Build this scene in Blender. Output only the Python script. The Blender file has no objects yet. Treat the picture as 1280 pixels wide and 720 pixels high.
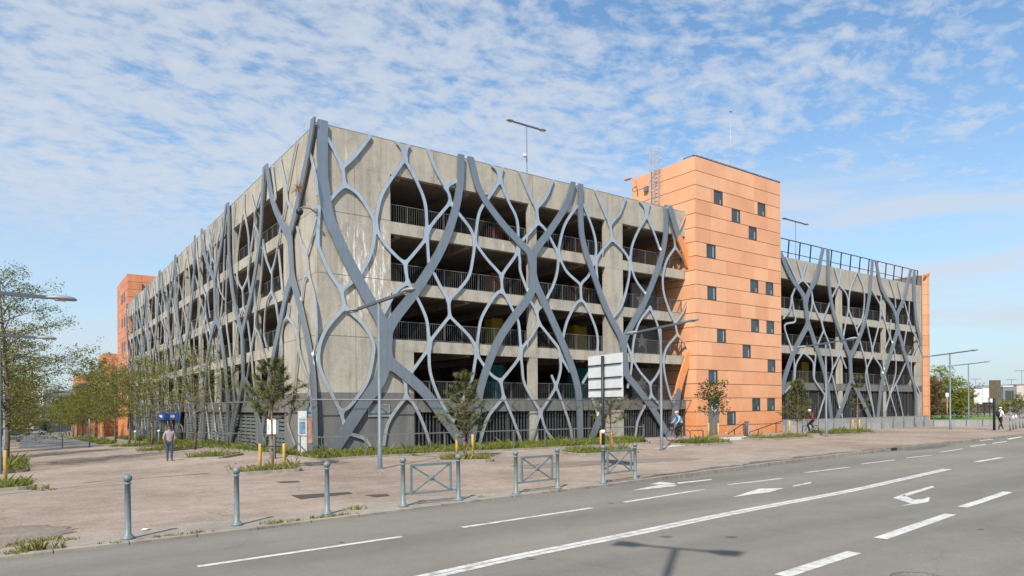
import bpy, bmesh, math, random
import numpy as np
from mathutils import Vector, Matrix
random.seed(7); np.random.seed(7)
sc = bpy.context.scene
COL = sc.collection
PI = math.pi
# ------------------------------------------------------------------ camera model (used to measure the real places of things)
F = 853.0; EYE = 2.1
RHO = -math.atan(0.00722); SHY = (508.5 - 360) / F
AXA = math.atan(1180 / 853.0)
XD = (math.sin(AXA), math.cos(AXA)); YD = (-math.cos(AXA), math.sin(AXA))
CAM = (-11.41, -31.36, EYE)
def ray(px, py):
    x = (px - 640) / F; y = -(py - 360) / F + SHY
    c, s = math.cos(RHO), math.sin(RHO)
    xr = x * c - y * s; yr = x * s + y * c
    return (xr * XD[0] + XD[1], xr * YD[0] + YD[1], yr)
def on_z(px, py, z=0.0):
    r = ray(px, py); t = (z - CAM[2]) / r[2]
    return (CAM[0] + r[0] * t, CAM[1] + r[1] * t, z)
def on_y(px, py, Y=0.0):
    r = ray(px, py); t = (Y - CAM[1]) / r[1]
    return (CAM[0] + r[0] * t, Y, CAM[2] + r[2] * t)
def on_x(px, py, X=0.0):
    r = ray(px, py); t = (X - CAM[0]) / r[0]
    return (X, CAM[1] + r[1] * t, CAM[2] + r[2] * t)
def gz(x, y):
    s = y if y > 60 else math.log1p(math.exp(y / 3.0)) * 3.0
    s = min(s, 160)
    t = min(max((y + 14) / 14, 0), 1); t = t * t * (3 - 2 * t)
    return -0.021 * s * (1 if x < 5 else max(0, 1 - (x - 5) / 25)) + 0.035 * min(0, max(x, -15)) * t
def at(px, py, off=0.0):
    z = 0.0
    for i in range(40):
        p = on_z(px, py, z + off); z = .5 * z + .5 * gz(p[0], p[1])
    p = on_z(px, py, z + off)
    return (p[0], p[1], gz(p[0], p[1]))
def depth_at(p):
    dx, dy = p[0] - CAM[0], p[1] - CAM[1]
    return dx * XD[1] + dy * YD[1]
def sstep(a, b, x):
    t = min(max((x - a) / (b - a), 0), 1); return t * t * (3 - 2 * t)
def zroad(x): return -0.035 - 0.085 * sstep(-2, 7, x)
def road_at(px, py):
    z = -0.05
    for i in range(20):
        p = on_z(px, py, z); z = zroad(p[0])
    return on_z(px, py, z)

# ------------------------------------------------------------------ mesh building
class MB:
    def __init__(s): s.v = []; s.f = []; s.m = []; s.sm = []; s.mi = 0; s.smooth = False
    def _f(s, idx): s.f.append(tuple(idx)); s.m.append(s.mi); s.sm.append(s.smooth)
    def poly(s, pts):
        b = len(s.v); s.v += [tuple(p) for p in pts]; s._f(range(b, b + len(pts))); return s
    def box(s, a, b, rz=0.0, org=None):
        x0, y0, z0 = [min(a[i], b[i]) for i in range(3)]; x1, y1, z1 = [max(a[i], b[i]) for i in range(3)]
        k = len(s.v)
        P = [(x0, y0, z0), (x1, y0, z0), (x1, y1, z0), (x0, y1, z0), (x0, y0, z1), (x1, y0, z1), (x1, y1, z1), (x0, y1, z1)]
        if rz:
            ox, oy = org if org else ((x0 + x1) / 2, (y0 + y1) / 2); c, sn = math.cos(rz), math.sin(rz)
            P = [(ox + (p[0] - ox) * c - (p[1] - oy) * sn, oy + (p[0] - ox) * sn + (p[1] - oy) * c, p[2]) for p in P]
        s.v += P
        for q in ((0, 3, 2, 1), (4, 5, 6, 7), (0, 1, 5, 4), (1, 2, 6, 5), (2, 3, 7, 6), (3, 0, 4, 7)): s._f([k + i for i in q])
        return s
    def tube(s, pts, r, n=8, cap=True):
        pts = [Vector(p) for p in pts]; rs = r if isinstance(r, (list, tuple)) else [r] * len(pts)
        old = s.smooth; s.smooth = True; rings = []
        prev = None
        for i, p in enumerate(pts):
            d = (pts[min(i + 1, len(pts) - 1)] - pts[max(i - 1, 0)])
            if d.length < 1e-9: d = Vector((0, 0, 1))
            d.normalize()
            if prev is None:
                a = d.cross(Vector((0, 0, 1)) if abs(d.z) < .9 else Vector((1, 0, 0)))
            else: a = prev - d * prev.dot(d)
            if a.length < 1e-6: a = d.orthogonal()
            a.normalize(); prev = a; b = d.cross(a); k = len(s.v)
            for j in range(n):
                t = 2 * PI * j / n; s.v.append(tuple(p + (a * math.cos(t) + b * math.sin(t)) * rs[i]))
            rings.append(k)
        for i in range(len(rings) - 1):
            for j in range(n):
                s._f((rings[i] + j, rings[i] + (j + 1) % n, rings[i + 1] + (j + 1) % n, rings[i + 1] + j))
        s.smooth = old
        if cap:
            s._f([rings[0] + j for j in range(n)][::-1]); s._f([rings[-1] + j for j in range(n)])
        return s
    def lathe(s, prof, c, n=12):
        old = s.smooth; s.smooth = True; k = len(s.v)
        for (r, z) in prof:
            for j in range(n):
                t = 2 * PI * j / n; s.v.append((c[0] + r * math.cos(t), c[1] + r * math.sin(t), c[2] + z))
        for i in range(len(prof) - 1):
            for j in range(n):
                s._f((k + i * n + j, k + i * n + (j + 1) % n, k + (i + 1) * n + (j + 1) % n, k + (i + 1) * n + j))
        s.smooth = old
        s._f([k + j for j in range(n)][::-1]); s._f([k + (len(prof) - 1) * n + j for j in range(n)])
        return s
    def ell(s, c, r, nu=12, nv=8):
        old = s.smooth; s.smooth = True; k = len(s.v)
        for i in range(nv + 1):
            t = PI * i / nv - PI / 2
            for j in range(nu):
                u = 2 * PI * j / nu
                s.v.append((c[0] + r[0] * math.cos(t) * math.cos(u), c[1] + r[1] * math.cos(t) * math.sin(u), c[2] + r[2] * math.sin(t)))
        for i in range(nv):
            for j in range(nu):
                s._f((k + i * nu + j, k + i * nu + (j + 1) % nu, k + (i + 1) * nu + (j + 1) % nu, k + (i + 1) * nu + j))
        s.smooth = old; return s
    def prism(s, pts, d):
        """planar polygon pts extruded by vector d"""
        n = len(pts); k = len(s.v)
        s.v += [tuple(p) for p in pts] + [(p[0] + d[0], p[1] + d[1], p[2] + d[2]) for p in pts]
        s._f(range(k, k + n)); s._f(range(k + 2 * n - 1, k + n - 1, -1))
        for i in range(n):
            j = (i + 1) % n; s._f((k + j, k + i, k + n + i, k + n + j))
        return s
    def bar(s, a, b, w, h=None):
        """square bar from a to b"""
        a = Vector(a); b = Vector(b); d = (b - a).normalized(); h = h or w
        u = d.cross(Vector((0, 0, 1)) if abs(d.z) < .95 else Vector((1, 0, 0))).normalized(); t = u.cross(d)
        k = len(s.v)
        for p in (a, b):
            for (i, j) in ((-1, -1), (1, -1), (1, 1), (-1, 1)): s.v.append(tuple(p + u * i * w / 2 + t * j * h / 2))
        for q in ((0, 3, 2, 1), (4, 5, 6, 7), (0, 1, 5, 4), (1, 2, 6, 5), (2, 3, 7, 6), (3, 0, 4, 7)): s._f([k + i for i in q])
        return s
    def mesh(s, name, mats):
        me = bpy.data.meshes.new(name); me.from_pydata(s.v, [], s.f)
        if not isinstance(mats, (list, tuple)): mats = [mats]
        for m in mats: me.materials.append(m)
        me.polygons.foreach_set('material_index', s.m); me.polygons.foreach_set('use_smooth', s.sm)
        me.update(); return me
    def build(s, name, mats, parent=None, recalc=False):
        me = s.mesh(name, mats)
        if recalc:
            bm = bmesh.new(); bm.from_mesh(me); bmesh.ops.recalc_face_normals(bm, faces=bm.faces); bm.to_mesh(me); bm.free()
        return link(name, me, parent)
def link(name, me, parent=None):
    o = bpy.data.objects.new(name, me); COL.objects.link(o)
    if parent is not None: o.parent = parent
    return o
def tag(o, label=None, cat=None, group=None, kind=None):
    if label: o['label'] = label
    if cat: o['category'] = cat
    if group: o['group'] = group
    if kind: o['kind'] = kind
    return o
def thing(name, label, cat, loc=(0, 0, 0), rz=0, group=None):
    o = bpy.data.objects.new(name, None); COL.objects.link(o); o.location = loc; o.rotation_euler = (0, 0, rz)
    o.empty_display_size = .2
    return tag(o, label, cat, group)
def copy_tree(o, parent=None):
    c = o.copy(); COL.objects.link(c)
    if parent is not None: c.parent = parent
    for ch in o.children: copy_tree(ch, c)
    return c
def structure(o): o['kind'] = 'structure'; return o
def stuff(o, label=None, cat=None, group=None): o['kind'] = 'stuff'; return tag(o, label, cat, group)

# ------------------------------------------------------------------ materials
def new_mat(name):
    m = bpy.data.materials.new(name); m.use_nodes = True; nt = m.node_tree; nt.nodes.clear()
    out = nt.nodes.new('ShaderNodeOutputMaterial'); b = nt.nodes.new('ShaderNodeBsdfPrincipled')
    nt.links.new(b.outputs[0], out.inputs[0]); return m, nt, b, out
def N(nt, t, **k):
    n = nt.nodes.new(t)
    for a, v in k.items():
        if a.startswith('i_'): n.inputs[a[2:].replace('_', ' ')].default_value = v
        else: setattr(n, a, v)
    return n
def ramp(nt, fac, stops):
    r = nt.nodes.new('ShaderNodeValToRGB'); e = r.color_ramp.elements
    while len(e) < len(stops): e.new(.5)
    for i, (p, c) in enumerate(stops):
        e[i].position = p; e[i].color = (c[0], c[1], c[2], 1) if isinstance(c, tuple) else (c, c, c, 1)
    nt.links.new(fac, r.inputs[0]); return r.outputs[0]
def mixc(nt, fac, a, b, mode='MIX'):
    m = nt.nodes.new('ShaderNodeMix'); m.data_type = 'RGBA'; m.blend_type = mode
    for sock, v in ((m.inputs[0], fac), (m.inputs[6], a), (m.inputs[7], b)):
        if hasattr(v, 'is_output') or isinstance(v, bpy.types.NodeSocket): nt.links.new(v, sock)
        else: sock.default_value = (v[0], v[1], v[2], 1) if isinstance(v, tuple) else v
    return m.outputs[2]
def coords(nt, scale=(1, 1, 1), obj=True):
    t = nt.nodes.new('ShaderNodeNewGeometry') if obj == 'world' else nt.nodes.new('ShaderNodeTexCoord')
    src = t.outputs['Position'] if obj == 'world' else t.outputs['Object']
    mp = nt.nodes.new('ShaderNodeMapping'); mp.inputs['Scale'].default_value = scale
    nt.links.new(src, mp.inputs[0]); return mp.outputs[0]
def noise(nt, vec, scale, detail=4, rough=.55):
    n = N(nt, 'ShaderNodeTexNoise'); n.inputs['Scale'].default_value = scale; n.inputs['Detail'].default_value = detail; n.inputs['Roughness'].default_value = rough
    nt.links.new(vec, n.inputs[0]); return n.outputs[0]
def bump(nt, b, h, strength=.3, dist=.02):
    n = nt.nodes.new('ShaderNodeBump'); n.inputs['Strength'].default_value = strength; n.inputs['Distance'].default_value = dist
    nt.links.new(h, n.inputs['Height']); nt.links.new(n.outputs[0], b.inputs['Normal'])
def simple(name, col, rough=.6, metal=0.0, var=.12, scale=6.0, spec=.4):
    m, nt, b, o = new_mat(name); v = coords(nt, obj='world'); n = noise(nt, v, scale, 5)
    lo = tuple(c * (1 - var) for c in col); hi = tuple(min(1, c * (1 + var)) for c in col)
    nt.links.new(ramp(nt, n, [(.3, lo), (.7, hi)]), b.inputs['Base Color'])
    b.inputs['Roughness'].default_value = rough; b.inputs['Metallic'].default_value = metal; b.inputs['Specular IOR Level'].default_value = spec
    return m
def island(name, cols, rough=.6, translucent=0.0, noise_amt=0.0):
    m, nt, b, o = new_mat(name); g = nt.nodes.new('ShaderNodeNewGeometry')
    st = [(i / max(1, len(cols) - 1), c) for i, c in enumerate(cols)]
    c = ramp(nt, g.outputs['Random Per Island'], st)
    if noise_amt:
        v = coords(nt, obj='world'); n = noise(nt, v, .9, 3); f = ramp(nt, n, [(.3, 1 - noise_amt), (.7, 1 + noise_amt)])
        c = mixc(nt, 1.0, c, f, 'MULTIPLY')
    nt.links.new(c, b.inputs['Base Color']); b.inputs['Roughness'].default_value = rough
    b.inputs['Specular IOR Level'].default_value = .25
    if translucent:
        t = nt.nodes.new('ShaderNodeBsdfTranslucent'); nt.links.new(c, t.inputs[0])
        mx = nt.nodes.new('ShaderNodeMixShader'); mx.inputs[0].default_value = translucent
        nt.links.new(b.outputs[0], mx.inputs[1]); nt.links.new(t.outputs[0], mx.inputs[2]); nt.links.new(mx.outputs[0], o.inputs[0])
    return m
def concrete(name, col, stain=.35, joints=True, warm=(1.0, .97, .9), runs=False):
    m, nt, b, o = new_mat(name); v = coords(nt, obj='world')
    big = noise(nt, v, .35, 5, .6); fine = noise(nt, v, 9, 6, .7)
    vs = coords(nt, (2.4, 2.4, .16), obj='world'); streak = noise(nt, vs, 1.0, 6, .65)
    base = ramp(nt, big, [(.3, tuple(c * .84 for c in col)), (.5, col), (.72, tuple(min(1, c * w * 1.12) for c, w in zip(col, warm)))])
    st = ramp(nt, streak, [(.36, 1 - stain), (.52, 1.0), (.8, 1.08)])
    c = mixc(nt, 1.0, base, st, 'MULTIPLY')
    fi = ramp(nt, fine, [(.3, .88), (.7, 1.08)])
    c = mixc(nt, 1.0, c, fi, 'MULTIPLY')
    # pale lime runs
    vr = coords(nt, (3.2, 3.2, .5), obj='world'); run = noise(nt, vr, 1.2, 4, .7)
    patch = noise(nt, v, .22, 2)
    rr = ramp(nt, run, [(.60, 0.0), (.67, 1.0)]); pp = ramp(nt, patch, [(.50, 0.0), (.60, 1.0)])
    k = mixc(nt, 1.0, rr, pp, 'MULTIPLY')
    c = mixc(nt, k, c, tuple(min(.62, x * 1.55) for x in col))
    if runs:      # lime that has bled down the corner wall
        sp = nt.nodes.new('ShaderNodeSeparateXYZ'); nt.links.new(v, sp.inputs[0])
        vd = coords(nt, (2.6, 2.6, .42), obj='world'); dn = noise(nt, vd, 1.5, 5, .75)
        def win(s, lo, hi, w):
            q = nt.nodes.new('ShaderNodeMapRange'); q.interpolation_type = 'SMOOTHSTEP'; q.inputs[1].default_value = lo; q.inputs[2].default_value = lo + w; nt.links.new(s, q.inputs[0])
            r = nt.nodes.new('ShaderNodeMapRange'); r.interpolation_type = 'SMOOTHSTEP'; r.inputs[1].default_value = hi; r.inputs[2].default_value = hi - w; nt.links.new(s, r.inputs[0])
            return mixc(nt, 1.0, q.outputs[0], r.outputs[0], 'MULTIPLY')
        k = mixc(nt, 1.0, win(sp.outputs[0], .8, 4.2, .8), win(sp.outputs[2], 6.0, 11.6, 1.2), 'MULTIPLY')
        k = mixc(nt, 1.0, k, ramp(nt, dn, [(.51, 0.0), (.57, .95)]), 'MULTIPLY'); c = mixc(nt, k, c, (.68, .66, .62))
        # mottling, darker and lighter at random
        vm = coords(nt, (1.1, 1.1, .8), obj='world'); mo = noise(nt, vm, 1.1, 6, .7); c = mixc(nt, 1.0, c, ramp(nt, mo, [(.33, .78), (.5, 1.0), (.7, 1.07)]), 'MULTIPLY')
    nt.links.new(c, b.inputs['Base Color']); b.inputs['Roughness'].default_value = .88; b.inputs['Specular IOR Level'].default_value = .25
    bump(nt, b, fine, .25, .01); return m
M = {}
M['concrete'] = concrete('concrete', (.375, .345, .295), .19, runs=True)
M['concrete_left'] = M['concrete']
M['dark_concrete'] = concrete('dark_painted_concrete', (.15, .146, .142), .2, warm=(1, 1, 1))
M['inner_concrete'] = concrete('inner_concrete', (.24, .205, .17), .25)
def steel(name, col, metal, rough):
    m, nt, b, o = new_mat(name); v = coords(nt, obj='world')
    n = noise(nt, v, .8, 4); f = noise(nt, v, 14, 5, .7)
    vs = coords(nt, (5, 5, .35), obj='world'); s = noise(nt, vs, 1.3, 5, .65)
    c = ramp(nt, n, [(.3, tuple(x * .92 for x in col)), (.7, tuple(x * 1.05 for x in col))])
    c = mixc(nt, 1.0, c, ramp(nt, s, [(.3, .86), (.55, 1.0)]), 'MULTIPLY')
    nt.links.new(c, b.inputs['Base Color']); b.inputs['Metallic'].default_value = metal
    nt.links.new(ramp(nt, f, [(.3, rough - .05), (.7, rough + .09)]), b.inputs['Roughness']); return m
M['steel_dark'] = steel('blue_grey_painted_steel', (.29, .32, .35), .74, .38)
M['steel_light'] = steel('pale_zinc_steel', (.71, .725, .735), .88, .32)
M['orange_steel'] = simple('orange_painted_steel', (.62, .25, .10), .5)
M['galv'] = steel('galvanised_rail', (.36, .36, .35), .6, .5)
M['grille'] = simple('grille_grey', (.085, .088, .09), .5, .3)
M['railing'] = simple('dark_railing', (.13, .13, .125), .5, .4)
M['pale_mast'] = simple('pale_mast', (.45, .47, .5), .4, .3)
M['pale_strip'] = simple('pale_window_strip', (.26, .30, .32), .6)
M['stone_grey'] = simple('stone_grey_frame', (.44, .44, .42), .5)
M['fence_grey'] = simple('fence_grey', (.17, .18, .18), .5, .3)
M['street_paint'] = simple('grey_green_street_paint', (.135, .172, .185), .42, .0, .16, 9)
M['lamp_paint'] = simple('lamp_paint', (.125, .155, .19), .45, .0, .1, 4)
M['lamp_arm'] = simple('lamp_arm_paint', (.075, .095, .12), .45)
M['lamp_head'] = simple('lamp_head_grey', (.22, .24, .255), .4, .0)
M['lamp_glass'] = simple('lamp_glass', (.33, .33, .28), .15, 0, .05)
M['dark_metal'] = simple('dark_metal', (.03, .032, .035), .45, .4)
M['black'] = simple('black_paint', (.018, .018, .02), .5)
M['white'] = simple('white_paint', (.74, .74, .73), .5, 0, .07, 5)
M['offwhite'] = simple('offwhite_sign_back', (.60, .62, .64), .45, .1, .08, 3)
M['wood'] = simple('yellow_pine_stake', (.58, .35, .10), .8, 0, .25, 5)
M['bark'] = simple('bark', (.13, .10, .075), .9, 0, .4, 12)
M['bark_red'] = simple('pine_bark', (.24, .14, .085), .9, 0, .4, 12)
M['brown_board'] = simple('olive_brown_board', (.10, .085, .05), .6, 0, .15)
M['glass'] = simple('window_glass', (.035, .05, .055), .06, 0, .2, 2, .8)
M['frame'] = simple('dark_window_frame', (.055, .06, .065), .4)
M['blue_sign'] = simple('blue_sign_face', (.015, .065, .30), .4)
M['navy'] = simple('navy_wrap', (.012, .014, .05), .5)
M['yellow_paint'] = simple('yellow_pillar_paint', (.50, .38, .03), .6)
M['teal_paint'] = simple('teal_pillar_paint', (.02, .26, .30), .6)
M['red_paint'] = simple('red_pillar_paint', (.42, .06, .04), .6)
M['rust_paint'] = simple('rust_pillar_paint', (.36, .11, .06), .6)
M['soil'] = simple('soil', (.13, .10, .07), .95, 0, .3, 8)
M['kerb'] = concrete('kerb_stone', (.27, .245, .212), .3)
M['wall_block'] = concrete('block_wall', (.30, .30, .295), .2)
M['pale_path'] = concrete('pale_path', (.46, .42, .37), .12)
M['bin_strip'] = simple('bin_strip', (.5, .52, .53), .3, .5)
M['tyre'] = simple('tyre', (.02, .02, .02), .8)
M['spoke'] = simple('spoke_metal', (.4, .4, .4), .3, .8)
M['far_white'] = simple('far_white_wall', (.66, .66, .65), .7)
M['far_grey'] = simple('far_grey_wall', (.17, .19, .21), .6)
M['far_dark'] = simple('far_dark_roof', (.05, .05, .05), .7)
M['car_paint'] = simple('car_paint', (.45, .5, .55), .3, .3)
M['leaf_spring'] = island('spring_leaves', [(.085, .115, .018), (.15, .175, .028), (.235, .235, .045), (.12, .14, .022)], .6, .35)
M['leaf_olive'] = island('olive_leaves', [(.08, .10, .018), (.14, .155, .03), (.21, .205, .048), (.11, .125, .022)], .6, .3)
M['leaf_dark'] = island('dark_leaves', [(.03, .05, .012), (.06, .075, .02), (.10, .095, .03), (.045, .06, .015)], .5, .2)
M['needle'] = island('pine_needles', [(.075, .095, .035), (.12, .135, .05), (.18, .17, .07), (.09, .11, .04)], .6, .2)
M['leaf_hedge'] = island('hedge_leaves', [(.08, .12, .018), (.15, .19, .025), (.25, .26, .04), (.32, .28, .07)], .6, .3)
M['leaf_red'] = island('reddish_leaves', [(.10, .05, .03), (.16, .08, .035), (.13, .11, .03)], .6, .3)
M['grass'] = island('grass_blades', [(.07, .10, .016), (.13, .165, .028), (.20, .22, .045), (.31, .27, .11)], .7, .35, .3)
M['grass_dry'] = island('dry_grass_blades', [(.10, .13, .03), (.20, .19, .06), (.33, .27, .11), (.14, .17, .04)], .7, .3, .3)
M['lawn'] = simple('lawn_ground', (.085, .125, .03), .95, 0, .3, 3)
# orange cladding
def orange_mat(nm='orange_cladding', cs=None):
    m, nt, b, o = new_mat(nm); g = nt.nodes.new('ShaderNodeNewGeometry')
    v = coords(nt, obj='world'); n = noise(nt, v, .5, 5, .65)
    vs = coords(nt, (1.5, 1.5, .12), obj='world'); s = noise(nt, vs, 1.4, 5, .65)
    c = ramp(nt, g.outputs['Random Per Island'], cs or [(0, (.62, .30, .165)), (.35, (.67, .335, .19)), (.7, (.69, .36, .205)), (.93, (.715, .385, .225)), (1.0, (.60, .25, .115))])
    c = mixc(nt, 1.0, c, ramp(nt, n, [(.3, .9), (.65, 1.05)]), 'MULTIPLY')
    c = mixc(nt, ramp(nt, s, [(.5, 0.0), (.8, .5)]), c, (.56, .34, .21))
    # deeper, more saturated orange towards the bottom
    sep = nt.nodes.new('ShaderNodeSeparateXYZ'); nt.links.new(v, sep.inputs[0])
    mr = nt.nodes.new('ShaderNodeMapRange'); mr.inputs[1].default_value = 4.5; mr.inputs[2].default_value = -.5; nt.links.new(sep.outputs[2], mr.inputs[0])
    f2 = noise(nt, v, 1.6, 5, .7); k = mixc(nt, 1.0, mr.outputs[0], ramp(nt, f2, [(.3, .2), (.7, 1.0)]), 'MULTIPLY')
    c = mixc(nt, k, c, (.60, .20, .05))
    nt.links.new(c, b.inputs['Base Color']); b.inputs['Roughness'].default_value = .6; b.inputs['Specular IOR Level'].default_value = .3
    return m
M['orange'] = orange_mat(); M['orange_shaded'] = orange_mat('shaded_orange_cladding', [(0, (.48, .18, .09)), (.5, (.53, .21, .11)), (1.0, (.58, .24, .13))])  # second orange: cladding colour darkened to carry the shade on the left-hand towers
def asphalt(name, a, bcol, c2, stones=70, tracks=False):
    m, nt, b, o = new_mat(name); v = coords(nt, obj='world')
    big = noise(nt, v, .18, 5, .65); mid = noise(nt, v, 1.7, 5, .7); fine = noise(nt, v, stones, 3, .8)
    c = ramp(nt, big, [(.32, a), (.5, bcol), (.68, c2)])
    grit = noise(nt, v, 7.5, 4, .8)
    c = mixc(nt, 1.0, c, ramp(nt, grit, [(.3, .84 if not tracks else .95), (.7, 1.14 if not tracks else 1.04)]), 'MULTIPLY')
    c = mixc(nt, 1.0, c, ramp(nt, mid, [(.3, .93 if tracks else .80), (.7, 1.04 if tracks else 1.13)]), 'MULTIPLY')
    c = mixc(nt, 1.0, c, ramp(nt, fine, [(.3, .72), (.7, 1.26)]), 'MULTIPLY')
    if tracks:
        vt = coords(nt, (.05, .9, 1), obj='world'); t = noise(nt, vt, .75, 3, .5)
        c = mixc(nt, 1.0, c, ramp(nt, t, [(.35, .84), (.65, 1.07)]), 'MULTIPLY')
    # cracks / repairs
    w = N(nt, 'ShaderNodeTexVoronoi', feature='DISTANCE_TO_EDGE'); w.inputs['Scale'].default_value = .22 if tracks else .3
    wv = noise(nt, v, .9, 4)
    mx = nt.nodes.new('ShaderNodeVectorMath'); mx.operation = 'ADD'
    wn = N(nt, 'ShaderNodeTexNoise'); wn.inputs['Scale'].default_value = .7; wn.inputs['Detail'].default_value = 5; nt.links.new(v, wn.inputs[0])
    sc_ = nt.nodes.new('ShaderNodeVectorMath'); sc_.operation = 'SCALE'; sc_.inputs['Scale'].default_value = 2.2; nt.links.new(wn.outputs['Color'], sc_.inputs[0])
    nt.links.new(v, mx.inputs[0]); nt.links.new(sc_.outputs[0], mx.inputs[1]); nt.links.new(mx.outputs[0], w.inputs['Vector'])
    crk = ramp(nt, w.outputs['Distance'], [(.0, .90 if tracks else .66), (.004, .93 if tracks else .78), (.011, 1.0)])
    pm = ramp(nt, wv, [(.45, 1.0), (.55, 0.0)])
    crk2 = mixc(nt, pm, crk, (1.0, 1.0, 1.0))
    c = mixc(nt, 1.0, c, crk2, 'MULTIPLY')
    nt.links.new(c, b.inputs['Base Color']); b.inputs['Roughness'].default_value = .88; b.inputs['Specular IOR Level'].default_value = .25
    bump(nt, b, fine, .35, .006); return m
M['road'] = asphalt('grey_asphalt', (.165, .156, .136), (.184, .174, .152), (.202, .191, .167), 60, True)
M['plaza'] = asphalt('pinkish_gravel_asphalt', (.20, .155, .128), (.275, .22, .182), (.33, .27, .228), 22)
M['far_ground'] = simple('far_ground', (.20, .19, .165), .95, 0, .2, .3)
M['avenue'] = asphalt('avenue_asphalt', (.13, .13, .135), (.155, .155, .16), (.175, .175, .175), 40)
def paint_mat():
    m, nt, b, o = new_mat('worn_road_paint'); v = coords(nt, obj='world')
    n = noise(nt, v, 5, 6, .75); f = noise(nt, v, 45, 3, .8)
    c = ramp(nt, n, [(.35, (.24, .235, .22)), (.45, (.46, .455, .43)), (.62, (.60, .595, .57))])
    c = mixc(nt, 1.0, c, ramp(nt, f, [(.3, .82), (.6, 1.02)]), 'MULTIPLY')
    nt.links.new(c, b.inputs['Base Color']); b.inputs['Roughness'].default_value = .7; return m
M['paint'] = paint_mat()
# ------------------------------------------------------------------ camera, world, sun
cam_d = bpy.data.cameras.new('camera'); cam = bpy.data.objects.new('camera', cam_d); COL.objects.link(cam)
cam_d.sensor_width = 36.0; cam_d.lens = F / 1280 * 36; cam_d.shift_y = SHY * F / 1280; cam_d.clip_start = .05; cam_d.clip_end = 6000
R = Vector((XD[0], YD[0], 0)); Dp = Vector((XD[1], YD[1], 0)); U = Vector((0, 0, 1))
base = Matrix((R, U, -Dp)).transposed()
cam.matrix_world = Matrix.Translation(CAM) @ (base @ Matrix.Rotation(RHO, 3, 'Z')).to_4x4()
sc.camera = cam
SUN = Vector((-.80, -.60, 1.04)).normalized()
el = math.asin(SUN.z); rot = math.atan2(SUN.x, SUN.y)
ld = bpy.data.lights.new('sun', 'SUN'); ld.energy = 4.4; ld.angle = math.radians(.53); ld.color = (1.0, .93, .82)
lo = bpy.data.objects.new('sun', ld); COL.objects.link(lo); lo.location = (0, 0, 60)
lo.rotation_euler = (-SUN).to_track_quat('-Z', 'Y').to_euler()
W = bpy.data.worlds.new('World'); sc.world = W; W.use_nodes = True; nt = W.node_tree; nt.nodes.clear()
out = nt.nodes.new('ShaderNodeOutputWorld'); bg = nt.nodes.new('ShaderNodeBackground'); nt.links.new(bg.outputs[0], out.inputs[0])
sky = nt.nodes.new('ShaderNodeTexSky'); sky.sky_type = 'NISHITA'; sky.sun_disc = False; sky.sun_elevation = el; sky.sun_rotation = rot
sky.air_density = 1.0; sky.dust_density = 1.0; sky.ozone_density = 1.6; sky.altitude = 50
tc = nt.nodes.new('ShaderNodeTexCoord'); sep = nt.nodes.new('ShaderNodeSeparateXYZ'); nt.links.new(tc.outputs['Generated'], sep.inputs[0])
def mth(op, a, b=None, clamp=False):
    n = nt.nodes.new('ShaderNodeMath'); n.operation = op; n.use_clamp = clamp
    for i, v in enumerate((a, b)):
        if v is None: continue
        if isinstance(v, (int, float)): n.inputs[i].default_value = v
        else: nt.links.new(v, n.inputs[i])
    return n.outputs[0]
zz = mth('ADD', mth('MAXIMUM', sep.outputs[2], 0.0), .10)
cx = mth('DIVIDE', sep.outputs[0], zz); cy = mth('DIVIDE', sep.outputs[1], zz)
cmb = nt.nodes.new('ShaderNodeCombineXYZ'); nt.links.new(cx, cmb.inputs[0]); nt.links.new(cy, cmb.inputs[1])
mp = nt.nodes.new('ShaderNodeMapping'); mp.inputs['Rotation'].default_value = (0, 0, math.radians(58)); mp.inputs['Scale'].default_value = (1.0, 1.3, 1); nt.links.new(cmb.outputs[0], mp.inputs[0])
warp = N(nt, 'ShaderNodeTexNoise'); warp.inputs['Scale'].default_value = 1.6; warp.inputs['Detail'].default_value = 3; nt.links.new(mp.outputs[0], warp.inputs[0])
ws = nt.nodes.new('ShaderNodeVectorMath'); ws.operation = 'SCALE'; ws.inputs['Scale'].default_value = .22; nt.links.new(warp.outputs['Color'], ws.inputs[0])
wa = nt.nodes.new('ShaderNodeVectorMath'); nt.links.new(mp.outputs[0], wa.inputs[0]); nt.links.new(ws.outputs[0], wa.inputs[1])
puff = noise(nt, wa.outputs[0], 13.5, 5, .6); mid_ = noise(nt, wa.outputs[0], 3.0, 3, .5)
mpl = nt.nodes.new('ShaderNodeMapping'); mpl.inputs['Location'].default_value = (3.1, 1.7, 0); nt.links.new(cmb.outputs[0], mpl.inputs[0])
large = noise(nt, mpl.outputs[0], .42, 2, .5)
# the bank of small clouds is denser towards the left of the view, thins to the right
side = mth('ADD', mth('MULTIPLY', cx, -R.x), mth('MULTIPLY', cy, -R.y))
cov = mth('ADD', mth('MULTIPLY', puff, .72), mth('MULTIPLY', mid_, .40))
cov = mth('ADD', cov, mth('MULTIPLY', mth('SUBTRACT', large, .5), .45))
cov = mth('ADD', cov, mth('MINIMUM', mth('MAXIMUM', mth('MULTIPLY', side, .11), -.14), .085))
cl = ramp(nt, cov, [(.435, 0.0), (.52, .34), (.62, .68), (.75, .84)])
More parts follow.
